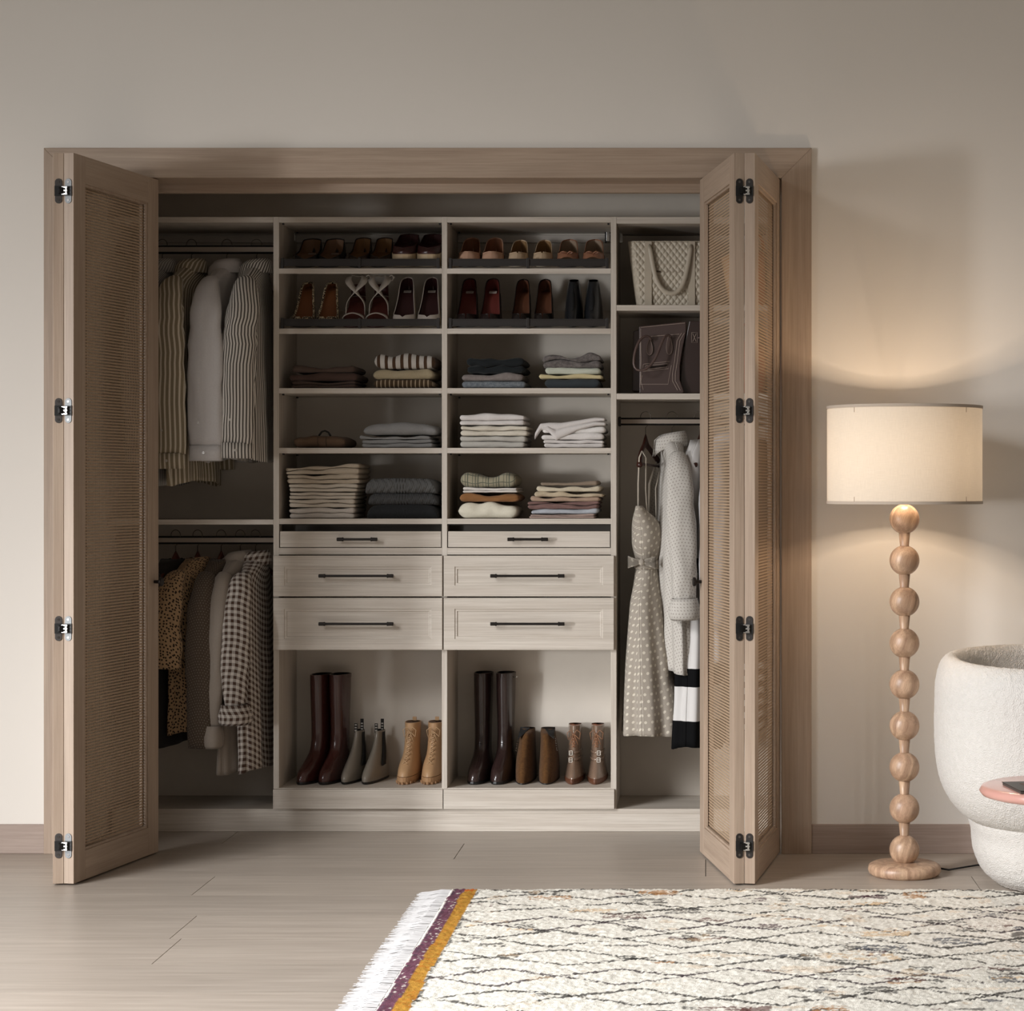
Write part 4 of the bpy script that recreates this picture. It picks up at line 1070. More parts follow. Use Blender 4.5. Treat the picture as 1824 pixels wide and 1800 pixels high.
stack([
 ('folded_shirt', 'folded greyish-white shirt at the bottom of the neat white stack', 'shirt', 818, 936, 776.5, 797.1, WH3, dict(seed=18, layers=2, wave=.25)),
 ('folded_shirt', 'folded cream shirt in the middle of the neat white stack', 'shirt', 820, 940, 757.5, 776.3, WH2, dict(seed=19, layers=2, wave=.3)),
 ('folded_shirt', 'folded white shirt on top of the neat white stack', 'shirt', 819, 935, 738, 757.3, WH1, dict(seed=20, layers=2, wave=.35)),
 ('folded_shirt', 'folded white shirt at the bottom of the rumpled white stack', 'shirt', 968, 1075, 783.5, 797.1, WH1, dict(seed=21, layers=2, wave=.3)),
 ('folded_shirt', 'folded white shirt second from bottom of the rumpled white stack', 'shirt', 964, 1074, 771.5, 783.3, CH('d9d4d0'), dict(seed=22, layers=1, wave=.3)),
 ('folded_shirt', 'folded bright white shirt just under the draped one', 'shirt', 966, 1078, 760, 771.3, CH('dedad6'), dict(seed=23, layers=1, wave=.3)),
], 'white folded shirts in row four')
# draped white shirt on top of the rumpled stack
e = thing('draped_shirt', 'rumpled white shirt draped over the right white stack with one point hanging', 'shirt', tuple(at(1015, 760, YS+.1)), group='white folded shirts in row four')
for l, (pts_t, pts_b) in enumerate([
    ([(953, 770), (962, 754), (978, 752), (1000, 752.5), (1030, 748), (1060, 743), (1077, 744)], [(952, 783), (964, 766), (976, 766), (992, 766), (1030, 758), (1060, 751), (1077, 749.5)]),
    ([(966, 762), (975, 757), (990, 766), (1010, 760), (1030, 756), (1060, 750.5), (1078, 752)], [(968, 764), (980, 772), (990, 784.5), (1008, 776), (1030, 766), (1060, 758), (1078, 757.5)])]):
    rows = []; n = 40
    P = lambda pts, t: lerp([(i/(len(pts)-1), p[0]) for i, p in enumerate(pts)], t), 
    for i in range(n+1):
        t = i/n
        xt = lerp([(k/6, p[0]) for k, p in enumerate(pts_t)], t); yt = lerp([(k/6, p[1]) for k, p in enumerate(pts_t)], t)
        xb = lerp([(k/6, p[0]) for k, p in enumerate(pts_b)], t); yb_ = lerp([(k/6, p[1]) for k, p in enumerate(pts_b)], t)
        Yq = YS-.006+.010*l*0-.006*l
        a, c = at(xt, yt, Yq), at(xb, yb_, Yq); h_ = (a.z-c.z)/2; m_ = (a+c)/2; row = []
        for q in range(9):
            an = -math.pi/2+math.pi*q/8; row.append((m_.x+(a.x-m_.x)*math.sin(an), Yq+.012*(1-math.cos(an)), m_.z+h_*math.sin(an)))
        row += [(a.x, Yq+.09, a.z-.001), (a.x, Yq+.20, a.z-.002), (a.x, Yq+.20, a.z-.006), (a.x, Yq+.09, max(c.z, a.z-.006))]
        rows.append(row)
    mb = MB().grid(rows, True, caps=True); mb.build('draped_layer', WH1, e, smooth=True)
CR, CRm = CH('c4b9aa'), CH('b8aa97')
its = []
for i, (a, b_, x0, x1, mt, ds) in enumerate([(904, 923.1, 515, 632, CH('c6bdb3'), 'lowest folded cream linen in the tall cream stack'),
    (889, 903.8, 515, 633, CR, 'second folded cream linen from the bottom of the tall cream stack'),
    (876, 888.8, 515, 634, CR, 'third folded cream linen from the bottom of the tall cream stack'),
    (861.5, 875.8, 515, 636, CR, 'fourth folded cream linen from the bottom of the tall cream stack'),
    (845, 861.3, 511, 640, CRm, 'loosely folded beige linen second from the top of the tall stack'),
    (829, 844.8, 510, 641, CRm, 'rumpled beige linen on top of the tall cream stack')]):
    its.append(('folded_linen', ds, 'linen', x0, x1, a, b_, mt, dict(seed=30+i, layers=2, wave=.35 if i < 4 else .7, skew=0 if i < 4 else .1)))
stack(its, 'tall stack of cream linens')
# cable knits with raised pattern
def knit(name, label, x0, x1, y0, y1, mt, seed, amp, dome=0, relief=True):
    X0, X1 = XA(x0, YS), XA(x1, YS); zt, zb = ZA(y0, YS), ZA(y1, YS); H = zt-zb; W = X1-X0; dep = .27
    e = thing(name, label, 'sweater', ((X0+X1)/2, YS+dep/2, zb), group='dark cable knit sweaters')
    rows = []; nu = 150; nv = 26
    for i in range(nu):
        u = i/(nu-1); x = X0+W*u; ed = min(u, 1-u)*W; k = .35+.65*math.sqrt(max(0, 1-(1-min(1, ed/.03))**2))
        hz = H/2*k*(1+dome*(4*u*(1-u)-.7)); zm = zb+max(hz, .001)+(.0008); row = []
        for j in range(nv):
            a = -math.pi/2+math.pi*j/(nv-1); r0 = .030
            y = YS+r0*(1-math.cos(a))+(1-k)*.02; z = zm+hz*math.sin(a); s = H*(j/(nv-1))
            d = 0
            if relief:
                ph = (x*38) % 1
                br = abs(math.sin(math.pi*2*x*19+1.4*math.sin(s*150)))
                d = amp*(br-.5)+amp*.5*math.sin(s*430)*math.sin(x*700)
                if .42 < u < .58: d = amp*math.sin((u-.5)*150)*math.sin(s*180)
            row.append((x, y-d*math.cos(a), z+d*math.sin(a)))
        row += [(x, YS+dep*.6, zm+hz), (x, YS+dep, zm+hz*.8), (x, YS+dep, zm-hz*.9), (x, YS+dep*.5, zm-hz)]
        rows.append(row)
    mb = MB().grid(rows, True, caps=True); mb.uv = [(0, 0)]*len(mb.v); mb.build('folded_knit', mt, e, smooth=True)
knit('folded_sweater', 'charcoal sweater at the bottom of the cable knit stack', 653, 779, 899, 923.1, CH('262728'), 1, .0006, .2)
knit('folded_sweater', 'dark grey cable knit sweater in the middle of its stack', 655, 778, 879, 898.8, CH('474747', weave=2), 2, .0022)
knit('folded_sweater', 'grey cable knit sweater with braided pattern on top of its stack', 650, 776, 853, 878.8, CH('5f5f5e', weave=2), 3, .0030, .08)
stack([
 ('folded_trousers', 'folded ivory trousers at the bottom under the caramel ones', 'trousers', 816, 921, 894, 923.1, CH('d6d0be'), dict(seed=50, layers=1, bulge=.7, wr=.003, wave=.3)),
 ('folded_trousers', 'folded caramel brown trousers above the ivory ones', 'trousers', 819, 924, 877.6, 893.8, CH('875f3c'), dict(seed=51, layers=1, wave=.6, wr=.003)),
 ('folded_shirt', 'thin folded white shirt between plaid and caramel clothes', 'shirt', 824, 922, 868.5, 877.4, CH('d0cac3'), dict(seed=52, layers=2, wave=.4)),
 ('folded_shirt', 'rolled beige and green plaid shirt on top of its stack', 'shirt', 820, 919, 842.5, 868.3, CH('97907a', pat='plaid', c2='36423c', p=.040), dict(seed=53, layers=1, bulge=.9, wr=.003, wave=.3)),
], 'plaid, white, caramel and ivory clothes')
stack([
 ('folded_trousers', 'folded pinkish-taupe trousers at the very bottom right stack', 'trousers', 943, 1060, 915.5, 923.1, CH('a48f85'), dict(seed=60, layers=2, wave=.4)),
 ('folded_trousers', 'thin folded pale blue trousers near the bottom right stack', 'trousers', 946, 1064, 907, 915.3, CH('a9adb3'), dict(seed=61, layers=1, wave=.6)),
 ('folded_trousers', 'folded mauve trousers with turned edges, bottom right stack', 'trousers', 939, 1066, 893.5, 906.8, CH('7a5f5a'), dict(seed=62, layers=2, wave=.9, wr=.003)),
 ('folded_trousers', 'folded dusty beige trousers above the mauve ones', 'trousers', 946, 1068, 885.5, 893.3, CH('a58d7a'), dict(seed=63, layers=1, wave=.8, sag=.1)),
 ('folded_trousers', 'folded sand trousers third from top of the bottom right stack', 'trousers', 952, 1074, 876, 885.3, CH('b8a88f'), dict(seed=64, layers=1, wave=.8, wr=.003)),
 ('folded_trousers', 'folded cream trousers just below the taupe top pair', 'trousers', 955, 1069, 865, 875.8, CH('c5baa4'), dict(seed=65, layers=1, wave=.5, sag=.15)),
 ('folded_trousers', 'folded taupe trousers on top of the bottom right stack', 'trousers', 962, 1066, 856.5, 864.8, CH('877868'), dict(seed=66, layers=1, wave=.6, sag=.2)),
], 'neutral trousers in the lowest open shelf')

# ------------------------------------------------------------------ bags
def quilted_tote():
    Y0 = YF+.05; Y1 = YF+.19
    zb, zt = ZA(543, YF)+.001, ZA(429, Y0)
    xa0, xa1, xb0, xb1 = XA(1118, Y0), XA(1276, Y0), XA(1133, Y0), XA(1264, Y0)
    e = thing('quilted_tote_bag', 'cream diamond-quilted tote bag with long straps on the top shelf', 'bag', ((xb0+xb1)/2, (Y0+Y1)/2, zb))
    m_ = plain('b3a998', .5, 0, 'quilted_leather')
    rows = []; nz_, nx = 150, 200
    for i in range(nz_):
        v = i/(nz_-1); z = zb+(zt-zb)*v; L, Rr = xb0+(xa0-xb0)*v, xb1+(xa1-xb1)*v; row = []
        for j in range(nx):
            u = j/(nx-1); x = L+(Rr-L)*u
            p = x/.0235; q = z/.030
            a, b_ = (p+q) % 1, (p-q) % 1
            d = .0052*(math.sin(math.pi*a)*math.sin(math.pi*b_))**.6
            d *= min(1, min(u, 1-u)/.02, (1-v)/.03)
            y = Y0+.010*math.sin(math.pi*v)*-1+(.03*(1-math.sin(math.pi*min(1, u/.08)/2)) if u < .08 else (.03*(1-math.sin(math.pi*min(1, (1-u)/.08)/2)) if u > .92 else 0))
            row.append((x, y-d, z))
        rows.append(row)
    mb = MB().grid(rows); mb.uv = [(0, 0)]*len(mb.v); mb.build('quilted_front', m_, e, smooth=True)
    mb = MB()
    for v0, v1 in ((0, 1),):
        vs = []
        for v in (0, 1):
            z = zb+(zt-zb)*v-.001*v; L, Rr = xb0+(xa0-xb0)*v+.001, xb1+(xa1-xb1)*v-.001
            vs.append([(L, Y0+.031, z), (Rr, Y0+.031, z), (Rr-.008, Y1, z), (L+.008, Y1, z)])
        mb.grid(vs, True, caps=True)
    mb.uv = [(0, 0)]*8; mb.build('bag_body', m_, e, bevel=.004)
    SM = plain('aba08f', .5, 0, 'strap_leather')
    for px in (1155, 1232):
        px2 = px+(1 if px < 1200 else -1)
        mb = MB(); rows = [[(XA(px-6, Y0), Y0-.012-.002*math.sin(v*3), zb+(zt-zb)*.985*v), (XA(px+6, Y0), Y0-.012-.002*math.sin(v*3), zb+(zt-zb)*.985*v)] for v in [k/8 for k in range(9)]]
        mb.grid(rows); mb.uv = [(0, 0)]*len(mb.v); mb.build('strap_band', SM, e, solid=.003)
    pts = [(1156, 434), (1160, 455), (1164, 480), (1170, 504), (1182, 519), (1196, 524), (1208, 520), (1217, 506), (1223, 484), (1228, 456), (1231, 434)]
    mb = MB(); rows = []
    for i, (px, py) in enumerate(pts):
        c = at(px, py, Y0-.018-.014*math.sin(math.pi*i/10)); pa, pb = pts[max(0, i-1)], pts[min(10, i+1)]
        t = Vector((pb[0]-pa[0], 0, -(pb[1]-pa[1]))).normalized(); nn = Vector((t.z, 0, -t.x))*.0088
        rows.append([c-nn, c+nn])
    mb.grid(rows); mb.uv = [(0, 0)]*len(mb.v); mb.build('shoulder_strap', SM, e, smooth=True, solid=.003, sub=1)
    MB().box(XA(1166, Y0), XA(1222, Y0), Y0-.0125, Y0-.009, ZA(472, Y0), ZA(470, Y0)).build('piping', SM, e)
    z_ = MB().box(XA(1167, Y0), XA(1221, Y0), Y0-.0125, Y0-.008, ZA(486, Y0), ZA(482, Y0)).build('zip_pocket', plain('8c7f6f', .5), e)
    MB().box(XA(1166, Y0), XA(1177, Y0), Y0-.015, Y0-.012, ZA(485.5, Y0), ZA(482.5, Y0)).build('zip_pull', plain('55493f', .3, .8), z_, bevel=.0008)
quilted_tote()
def brown_bag():
    Y0 = YF+.045; zb = ZA(700.5, YF)+.001
    e = thing('winged_handbag', 'dark brown leather handbag with contrast stitching and rolled handles', 'bag', (XA(1185, Y0+.08), Y0+.08, zb))
    LB_ = leather('463733', .42, .15); ST = plain('9c8b80', .7, 0, 'stitch_thread')
    def slab(pts, y0, y1, nm, m_=LB_, lean=0, bev=.003):
        n = len(pts); vs = []
        zb0 = min(ZA(p[1], y0) for p in pts)
        for y in (y0, y1):
            for (px, py) in pts:
                v = at(px, py, y0); vs.append((v.x, y+lean*(v.z-zb0), max(v.z, zb+.0004)))
        fs = [(i, (i+1) % n, n+(i+1) % n, n+i) for i in range(n)]+[tuple(range(n-1, -1, -1)), tuple(range(n, 2*n))]
        mb = MB().add(vs, fs); return fixn(mb.build(nm, m_, e, bevel=bev))
    slab([(1128, 590), (1140, 586), (1150, 697), (1126, 696)], Y0+.05, Y0+.16, 'side_wing', leather('352825', .4, .2))
    slab([(1139, 700), (1138, 580), (1160, 578), (1222, 571), (1222, 590), (1216, 618), (1211, 650), (1211, 676), (1218, 697), (1216, 700)], Y0, Y0+.15, 'front_panel', lean=.10)
    slab([(1213, 700), (1212, 672), (1215, 640), (1222, 600), (1228, 571), (1262, 572), (1276, 600), (1280, 700)], Y0+.03, Y0+.17, 'side_wing', leather('332623', .35, .3))
    def stitch(pts, y=Y0-.0012, nm='stitching', r=.0011):
        zb0 = ZA(700, Y0); mb = MB(); P = [at(px, py, y) for px, py in pts]; P = [Vector((p.x, p.y+.10*(p.z-zb0), p.z)) for p in P]
        mb.tube(P, r, 5); mb.build(nm, ST, e)
    stitch([(1141, 582), (1160, 580), (1220, 574)]); stitch([(1141, 584), (1142, 640), (1140, 690)])
    stitch([(1155, 602), (1161, 598), (1210, 594)])
    for dx in (0, 5):
        stitch([(1219-dx, 592), (1211-dx, 606), (1207-dx, 640), (1203-dx, 665), (1203-dx, 678), (1212-dx, 695)])
    stitch([(1140, 600), (1133+8, 640), (1136+6, 680), (1146, 694)])
    stitch([(1144, 668), (1141, 684), (1190, 684), (1196, 650)])
    pk = [(1146, 648), (1193, 643), (1191, 656), (1144, 661), (1146, 648)]
    stitch(pk); stitch([(1150, 651), (1189, 647), (1188, 653), (1149, 658), (1150, 651)])
    zb0 = ZA(700, Y0)
    def off(p): return Vector((p.x, p.y+.10*(p.z-zb0)-.004, p.z))
    mb = MB().tube([off(at(1151, 654.5, Y0)), off(at(1188, 650.5, Y0))], .0022, 6); mb.build('zipper', plain('171210', .3, .5), e)
    HD = leather('54433e', .4, .2)
    pts = [(1155, 632), (1150, 626), (1147, 612), (1139, 600), (1132, 615), (1128, 640), (1129, 655), (1140, 661), (1155, 656), (1165, 645), (1172, 630), (1180, 610), (1187, 596), (1192, 595)]
    pts = [(1161, 606), (1156, 598), (1148, 597), (1139, 604), (1132, 620), (1128, 640), (1129, 655), (1138, 661), (1152, 657), (1163, 646), (1171, 630), (1178, 610), (1184, 597), (1190, 595), (1196, 600)]
    n = len(pts); P = []
    for i, (px, py) in enumerate(pts):
        P.append(off(at(px, py, Y0-.012-.045*math.sin(math.pi*i/(n-1)))))
    mb = MB().tube(P, .0058, 10); mb.build('rolled_handle', HD, e, smooth=True, sub=1)
    for c, (sx, sy) in (((1157, 618), (5, 14)), ((1192, 614), (5, 17))):
        mb = MB(); q = []
        for k in range(20):
            a = 2*math.pi*k/20; p = off(at(c[0]+sx*math.cos(a)*(1-.35*math.sin(a)), c[1]-sy*math.sin(a), Y0+.001)); q.append(p)
        q2 = [p+Vector((0, -.004, 0)) for p in q]; mb.grid([q, q2], True, caps=True); mb.uv = [(0, 0)]*len(mb.v); fixn(mb.build('handle_tab', HD, e, bevel=.001))
        mb = MB().tube([p+Vector((0, -.0045, 0)) for p in q+q[:1]], .0008, 4); mb.build('stitching', ST, e)
    # little bow-stitched tab on the wing
    Yw_ = Y0+.026
    mb = MB()
    for a, b_ in (((1234, 594), (1240, 608)), ((1240, 594), (1234, 608))): mb.tube([at(a[0], a[1], Yw_), at(b_[0], b_[1], Yw_)], .001, 5)
    mb.tube([at(1232, 592, Yw_), at(1242, 592, Yw_), at(1242, 610, Yw_), at(1232, 610, Yw_), at(1232, 592, Yw_)], .0008, 5); mb.build('stitching', ST, e)
    MB().tube([at(1241, 601, Yw_-.004), at(1252, 602, Yw_-.008)], .005, 8, .6).build('strap_loop', HD, e, smooth=True)
brown_bag()
def soft_bag(name, label, pts, Yf, dep, col, zb, handle=None):
    """plump bag built from its outline with a pillowed front and real depth"""
    e = thing(name, label, 'bag', (XA(sum(p[0] for p in pts)/len(pts), Yf), Yf+dep/2, zb)); P = [at(px, py, Yf) for px, py in pts]
    P = [Vector((p.x, p.y, max(p.z, zb+.001))) for p in P]
    c = sum(P, Vector())/len(P); rows = []
    for k in range(9):
        a = -math.pi/2+math.pi*k/8; s = .55+.45*math.cos(a)**.6 if abs(math.cos(a)) > 1e-6 else .55
        rows.append([(c.x+(p.x-c.x)*s, Yf+dep/2+dep/2*math.sin(a), max(zb+.0006, c.z+(p.z-c.z)*(s if p.z > c.z else 1))) for p in P])
    mb = MB().grid(rows, True, caps=True); mb.uv = [(0, 0)]*len(mb.v); fixn(mb.build('bag_body', leather(col, .5, .1), e, smooth=True, sub=0))
    if handle:
        mb = MB().tube([at(px, py, Yf+dep/2) for px, py in handle], .006, 8); mb.build('handle', leather(col, .45, .1), e, smooth=True)
soft_bag('tan_tote_bag', 'tan leather tote standing behind the cane door beside the quilted bag', [(1283, 455), (1300, 447), (1312, 444), (1330, 446), (1328, 500), (1322, 543), (1300, 543), (1291, 500)], YF+.06, .16, 'b98a5e', ZA(543, YF))
soft_bag('orange_handbag', 'orange leather handbag seen through the right cane door on the top bag shelf', [(1334, 455), (1345, 442), (1361, 444), (1364, 480), (1364, 543), (1336, 543)], YF+.06, .16, 'a5552b', ZA(543, YF), [(1340, 444), (1344, 425), (1352, 420), (1358, 428), (1360, 446)])
soft_bag('rust_handbag', 'rust-red leather handbag behind the cane door on the middle bag shelf', [(1296, 625), (1310, 606), (1340, 600), (1362, 612), (1365, 660), (1362, 700.5), (1300, 700.5), (1293, 665)], YF+.06, .18, '9a4a28', ZA(700.5, YF), [(1312, 608), (1318, 582), (1332, 575), (1346, 584), (1350, 606)])
# ------------------------------------------------------------------ hanging clothes
HW = wood('hanger_wood', '5a2f22', '4b261b', '32170f', 'x', .35, 1.0, cathedral=.3)
HWR = wood('hanger_wood_dark', '3e1d14', '32160f', '220d09', 'x', .35, 1.0, cathedral=.3)
WIRE = plain('544c45', .35, .9, 'hook_steel')
def interp(tab, z):
    """piecewise smooth interpolation of tuples keyed by descending z"""
    n = len(tab)
    for i in range(n-1):
        if z >= tab[i+1][0]:
            t = (tab[i][0]-z)/(tab[i][0]-tab[i+1][0]); t = max(0, min(1, t))
            p0, p1, p2, p3 = tab[max(i-1, 0)], tab[i], tab[i+1], tab[min(i+2, n-1)]
            return [.5*((2*p1[q])+(p2[q]-p0[q])*t+(2*p0[q]-5*p1[q]+4*p2[q]-p3[q])*t*t+(3*p1[q]-p0[q]-3*p2[q]+p3[q])*t**3) for q in range(1, len(tab[0]))]
    return list(tab[-1][1:])
def hanger(px, zr, label, group, rz, bar=False, wide=.165, mat=None, drop=.105, yk=0):
    e = thing('clothes_hanger', label, 'hanger', (XA(px, YR), YR, zr), rz, group)
    mb = MB(); pts = []
    r = .021
    for k in range(14):
        a = R(-20+16.5*k); pts.append((0, r*math.cos(a)*-1, r*.5*0+r*math.sin(a)+.0015))
    pts = [(0, -r*math.cos(R(200-17*k)), r*math.sin(R(200-17*k))) for k in range(13)]
    pts += [(0, .012, -.030), (0, 0, -.040), (0, 0, -drop+.028)]
    mb.tube(pts, .0014, 6); mb.build('hook', WIRE, e, smooth=True, local=True)
    M_ = mat or HW
    rows = []
    for i in range(25):
        u = -1+2*i/24; x = wide*u; z = -drop-.085*abs(u)**1.3+.014*max(0, 1-abs(u)/.16)**1
        h = .013*(1-.35*abs(u))+.012*max(0, 1-abs(u)/.2); d = .0065+.006*abs(u)
        y = .022*abs(u)**2
        rows.append([(x, y+d*math.cos(2*math.pi*k/10), z+h*math.sin(2*math.pi*k/10)) for k in range(10)])
    mb = MB().grid(rows, True, caps=True); mb.uv = [(0, 0)]*len(mb.v); mb.build('hanger_body', M_, e, smooth=True, local=True)
    if bar: MB().cyl((-wide*.93, .016, -drop-.087), (wide*.93, .016, -drop-.077), .0048, 10).build('trouser_bar', M_, e, smooth=True, local=True)
    return e
def garment(name, label, cat, group, px, zr, rz, body, mat, sleeve=None, sleeve_r=None, folds=7, amp=.008, seed=0, collar=None, cuff=None, buttons=(), hem_var=.01,
            sl_mat=None, far=True, body_mat=None, solid=.0, open_front=False, twist=0):
    """body rows: (z, W, D, xoff, yoff); local x = shoulder line towards the room, y = to the right"""
    e = thing(name, label, cat, (XA(px, YR), YR, zr), rz, group)
    z0, z1 = body[0][0], body[-1][0]; rows = []; NR, NC = 44, 96
    for i in range(NR+1):
        v = i/NR; z = z0+(z1-z0)*v; W, D, xo, yo = interp(body, z); row = []; g = min(1, v*1.6)
        for k in range(NC):
            a = 2*math.pi*k/NC; ca, sa = math.cos(a), math.sin(a)
            f = amp*g*(math.sin(folds*a+seed+1.5*v*math.sin(seed))+.55*math.sin((folds*2+1)*a+seed*2.3+2*v))
            f += .006*g*noise.noise(Vector((ca*2, sa*2+seed, z*9)))
            x = (W+f*.8)*math.copysign(abs(ca)**.85, ca); y = (D+f)*sa
            zz = z+(hem_var*math.cos(2*a+seed)*v**6)+.003*noise.noise(Vector((ca*3, sa*3, z*14+seed)))
            row.append((xo+x, yo+y, zz))
        row.append(row[0]); rows.append(row)
    mb = MB().grid(rows); mb.build('garment_body', body_mat or mat, e, smooth=True, local=True, solid=.0025)
    if collar:
        kind_, zc, W, D, hh, xo, yo = collar
        rows = []
        for (s, dz, k1) in ((1.0, -.004, 0), (.97, hh*.5, 0), (.95, hh, 0), (1.02, hh*1.08, .0), (1.16, hh*.7, .004), (1.30, -.012, .010)) if kind_ == 'shirt' else ((1.0, -.006, 0), (.98, hh*.5, 0), (.96, hh, 0)):
            row = []
            for k in range(41):
                a = R(-158+316*k/40)+R(90); q_ = abs(k-20)/20; row.append((xo+W*s*math.cos(a), yo+D*s*math.sin(a)-(.012*q_**6 if s > 1.1 else 0), zc+dz-.020*q_**2-(.022*q_**8 if kind_ == 'shirt' and s > 1.2 else 0)))
            rows.append(row)
        mb = MB().grid(rows); mb.build('collar', mat, e, smooth=True, local=True, solid=.0022)
    sleeves = []
    if sleeve:
        for sgn in ((1, -1) if far else (1,)):
            pts = [Vector((p[0]*(1 if sgn > 0 else -.90), p[1], p[2])) for p in sleeve]; n = len(pts); P = []; RR = []
            for i in range(n-1):
                for t in [k/6 for k in range(6)]:
                    p0, p1, p2, p3 = pts[max(i-1, 0)], pts[i], pts[i+1], pts[min(i+2, n-1)]
                    P.append(.5*((2*p1)+(p2-p0)*t+(2*p0-5*p1+4*p2-p3)*t*t+(3*p1-p0-3*p2+p3)*t**3))
                    RR.append([sleeve_r[i][q]+(sleeve_r[i+1][q]-sleeve_r[i][q])*t for q in (0, 1)])
            P.append(pts[-1]); RR.append(list(sleeve_r[-1])); rows = []; NC2 = 40
            for i, p in enumerate(P):
                td = (P[min(i+1, len(P)-1)]-P[max(0, i-1)]).normalized(); ax = Vector((0, 1, 0)); ax = (ax-td*ax.dot(td)).normalized(); bx_ = td.cross(ax)
                row = []; v = i/len(P)
                for k in range(NC2+1):
                    a = 2*math.pi*k/NC2
                    w_ = 1+.05*math.sin(3*a+seed+v*5)+.17*noise.noise(Vector((math.cos(a)*1.5+seed, math.sin(a)*1.5+p.z*6, p.z*13)))*(1 if v > .1 else 0)
                    row.append(p+ax*(RR[i][0]*w_*math.cos(a))+bx_*(RR[i][1]*w_*math.sin(a)))
                row[-1] = row[0]; rows.append(row)
            mb = MB().grid(rows); so = mb.build('sleeve', sl_mat or mat, e, smooth=True, local=True, solid=.0022); sleeves.append((so, P, RR))
            if cuff:
                h, sc, flare = cuff; p = P[-1]; td = (P[-1]-P[-4]).normalized(); ax = Vector((0, 1, 0)); ax = (ax-td*ax.dot(td)).normalized(); bx_ = td.cross(ax); rows = []
                for d_, s_ in ((-.006, sc), (h*.15, sc*(1+flare*.3)), (h*.5, sc*(1+flare)), (h*.85, sc*(1+flare*.8)), (h, sc*(1+flare*.2))) if flare > .05 else ((-.004, sc), (h*.5, sc), (h, sc*1.02)):
                    rows.append([p+td*d_+ax*(RR[-1][0]*s_*math.cos(2*math.pi*k/NC2)*(1+.05*math.sin(3*k+seed) if flare > .05 else 1))+bx_*(RR[-1][1]*s_*(1.15)*math.sin(2*math.pi*k/NC2)) for k in range(NC2+1)])
                mb = MB().grid(rows, uv=[(j/NC2*.22+i_*.0, i_*h/4) for i_ in range(len(rows)) for j in range(NC2+1)]) if False else MB().grid(rows)
                mb.build('cuff', sl_mat or mat, so, smooth=True, local=True, solid=.0025)
    for bx__, by_, bz_ in buttons:
        MB().tube([(bx__, by_, bz_), (bx__+.0025, by_, bz_)], .0052, 12).build('button', plain('b9b2a8', .3, 0, 'button', coat=.5), e, local=True)
    return e
SH_BODY = lambda L, D=.042: [(-.088, .050, .042, 0, 0), (-.105, .075, .042, 0, 0), (-.140, .140, .038, 0, 0), (-.180, .178, D*.85, 0, 0), (-.27, .195, D*1.05, 0, 0), (-.50, .195, D*1.2, 0, 0), (-L, .200, D*1.25, 0, .01)]
RZ = R(-108)
GU, GL = 'shirts on the upper left rod', 'clothes on the lower left rod'
S_GR = fabric('87837f', 'stripe', 'bbb6af', .011, .35); S_OL = fabric('8d8069', 'stripe', 'cdc2b0', .0185, .38)
S_WH = fabric('c6c1be'); S_BK = fabric('5b554f', 'stripe', 'd0c9bf', .0125, .55)
SLV = lambda dy, L: [(.140, .0, -.150), (.180, .004, -.195), (.218, .008+dy*.25, -.31), (.235, .012+dy*.7, -.52), (.232, .014+dy, -L)]
SLR = [(.030, .020), (.048, .034), (.062, .038), (.068, .032), (.066, .026)]
for (px, mt, nm, dy, L, sl, rz, sd) in ((289, S_GR, 'grey striped shirt mostly hidden behind the left door', .01, .93, .80, -101, 1), (341, S_OL, 'olive and white striped shirt, longest on the upper left rod', .004, .93, .82, -102, 2),
                          (404, S_WH, 'plain light grey shirt on the upper left rod', .002, .84, .79, -101, 3), (457, S_BK, 'dark and white striped shirt nearest the shelf tower', -.026, .84, .78, -94, 4)):
    hanger(px, ZR1+.0195, 'wooden hanger holding the '+nm.split(' on ')[0].split(',')[0].split(' mostly')[0].split(' nearest')[0], 'hangers on the upper left rod', R(rz), drop=.100)
    garment('shirt', nm, 'shirt', GU, px, ZR1+.0195, R(rz), SH_BODY(L), mt, SLV(dy, sl), SLR, seed=sd*1.7, collar=('shirt', -.100, .052, .050, .040, 0, 0), cuff=(.055, .97, 0), folds=6, amp=.009 if sd < 4 else .006, far=sd < 4,
            buttons=[(.262, dy+.02, -sl-.025), (.262, dy+.0, -sl+.09)])
# lower rod
hz = ZR2+.0185
for px, nm in ((313, 'charcoal top'), (352, 'tan spotted blouse'), (394, 'brown dotted blouse'), (428, 'taupe shirt'), (455, 'gingham shirt')):
    hanger(px, hz, 'reddish wooden hanger holding the '+nm, 'hangers on the lower left rod', R(-108), drop=.098)
NB_ = [(-.092, .050, .040, 0, 0), (-.112, .085, .040, 0, 0), (-.145, .145, .040, 0, 0), (-.20, .178, .042, 0, 0), (-.5, .19, .046, 0, 0)]
garment('top', 'charcoal top at the left end of the lower rod, half behind the door', 'top', GL, 308, hz, R(-108), NB_+[(-.80, .195, .070, 0, .0)], fabric('2b2826'), SLV(-.01, .55), SLR, seed=2, folds=5)
garment('blouse', 'tan blouse with dark spots and short puffed sleeves', 'blouse', GL, 352, hz, R(-106), [(-.088, .048, .042, 0, .006), (-.112, .09, .048, 0, 0), (-.150, .152, .052, 0, 0), (-.30, .185, .060, 0, 0), (-.60, .19, .062, 0, .01), (-.755, .195, .068, 0, .01)],
        fabric('ab8d6b', 'spots', '2a2019', .0125, .56), [(.14, 0, -.145), (.185, -.002, -.19), (.225, -.006, -.32), (.235, -.014, -.50)], [(.032, .02), (.050, .036), (.058, .04), (.070, .034)], seed=5, folds=6, collar=('band', -.112, .050, .042, .030, 0, 0))
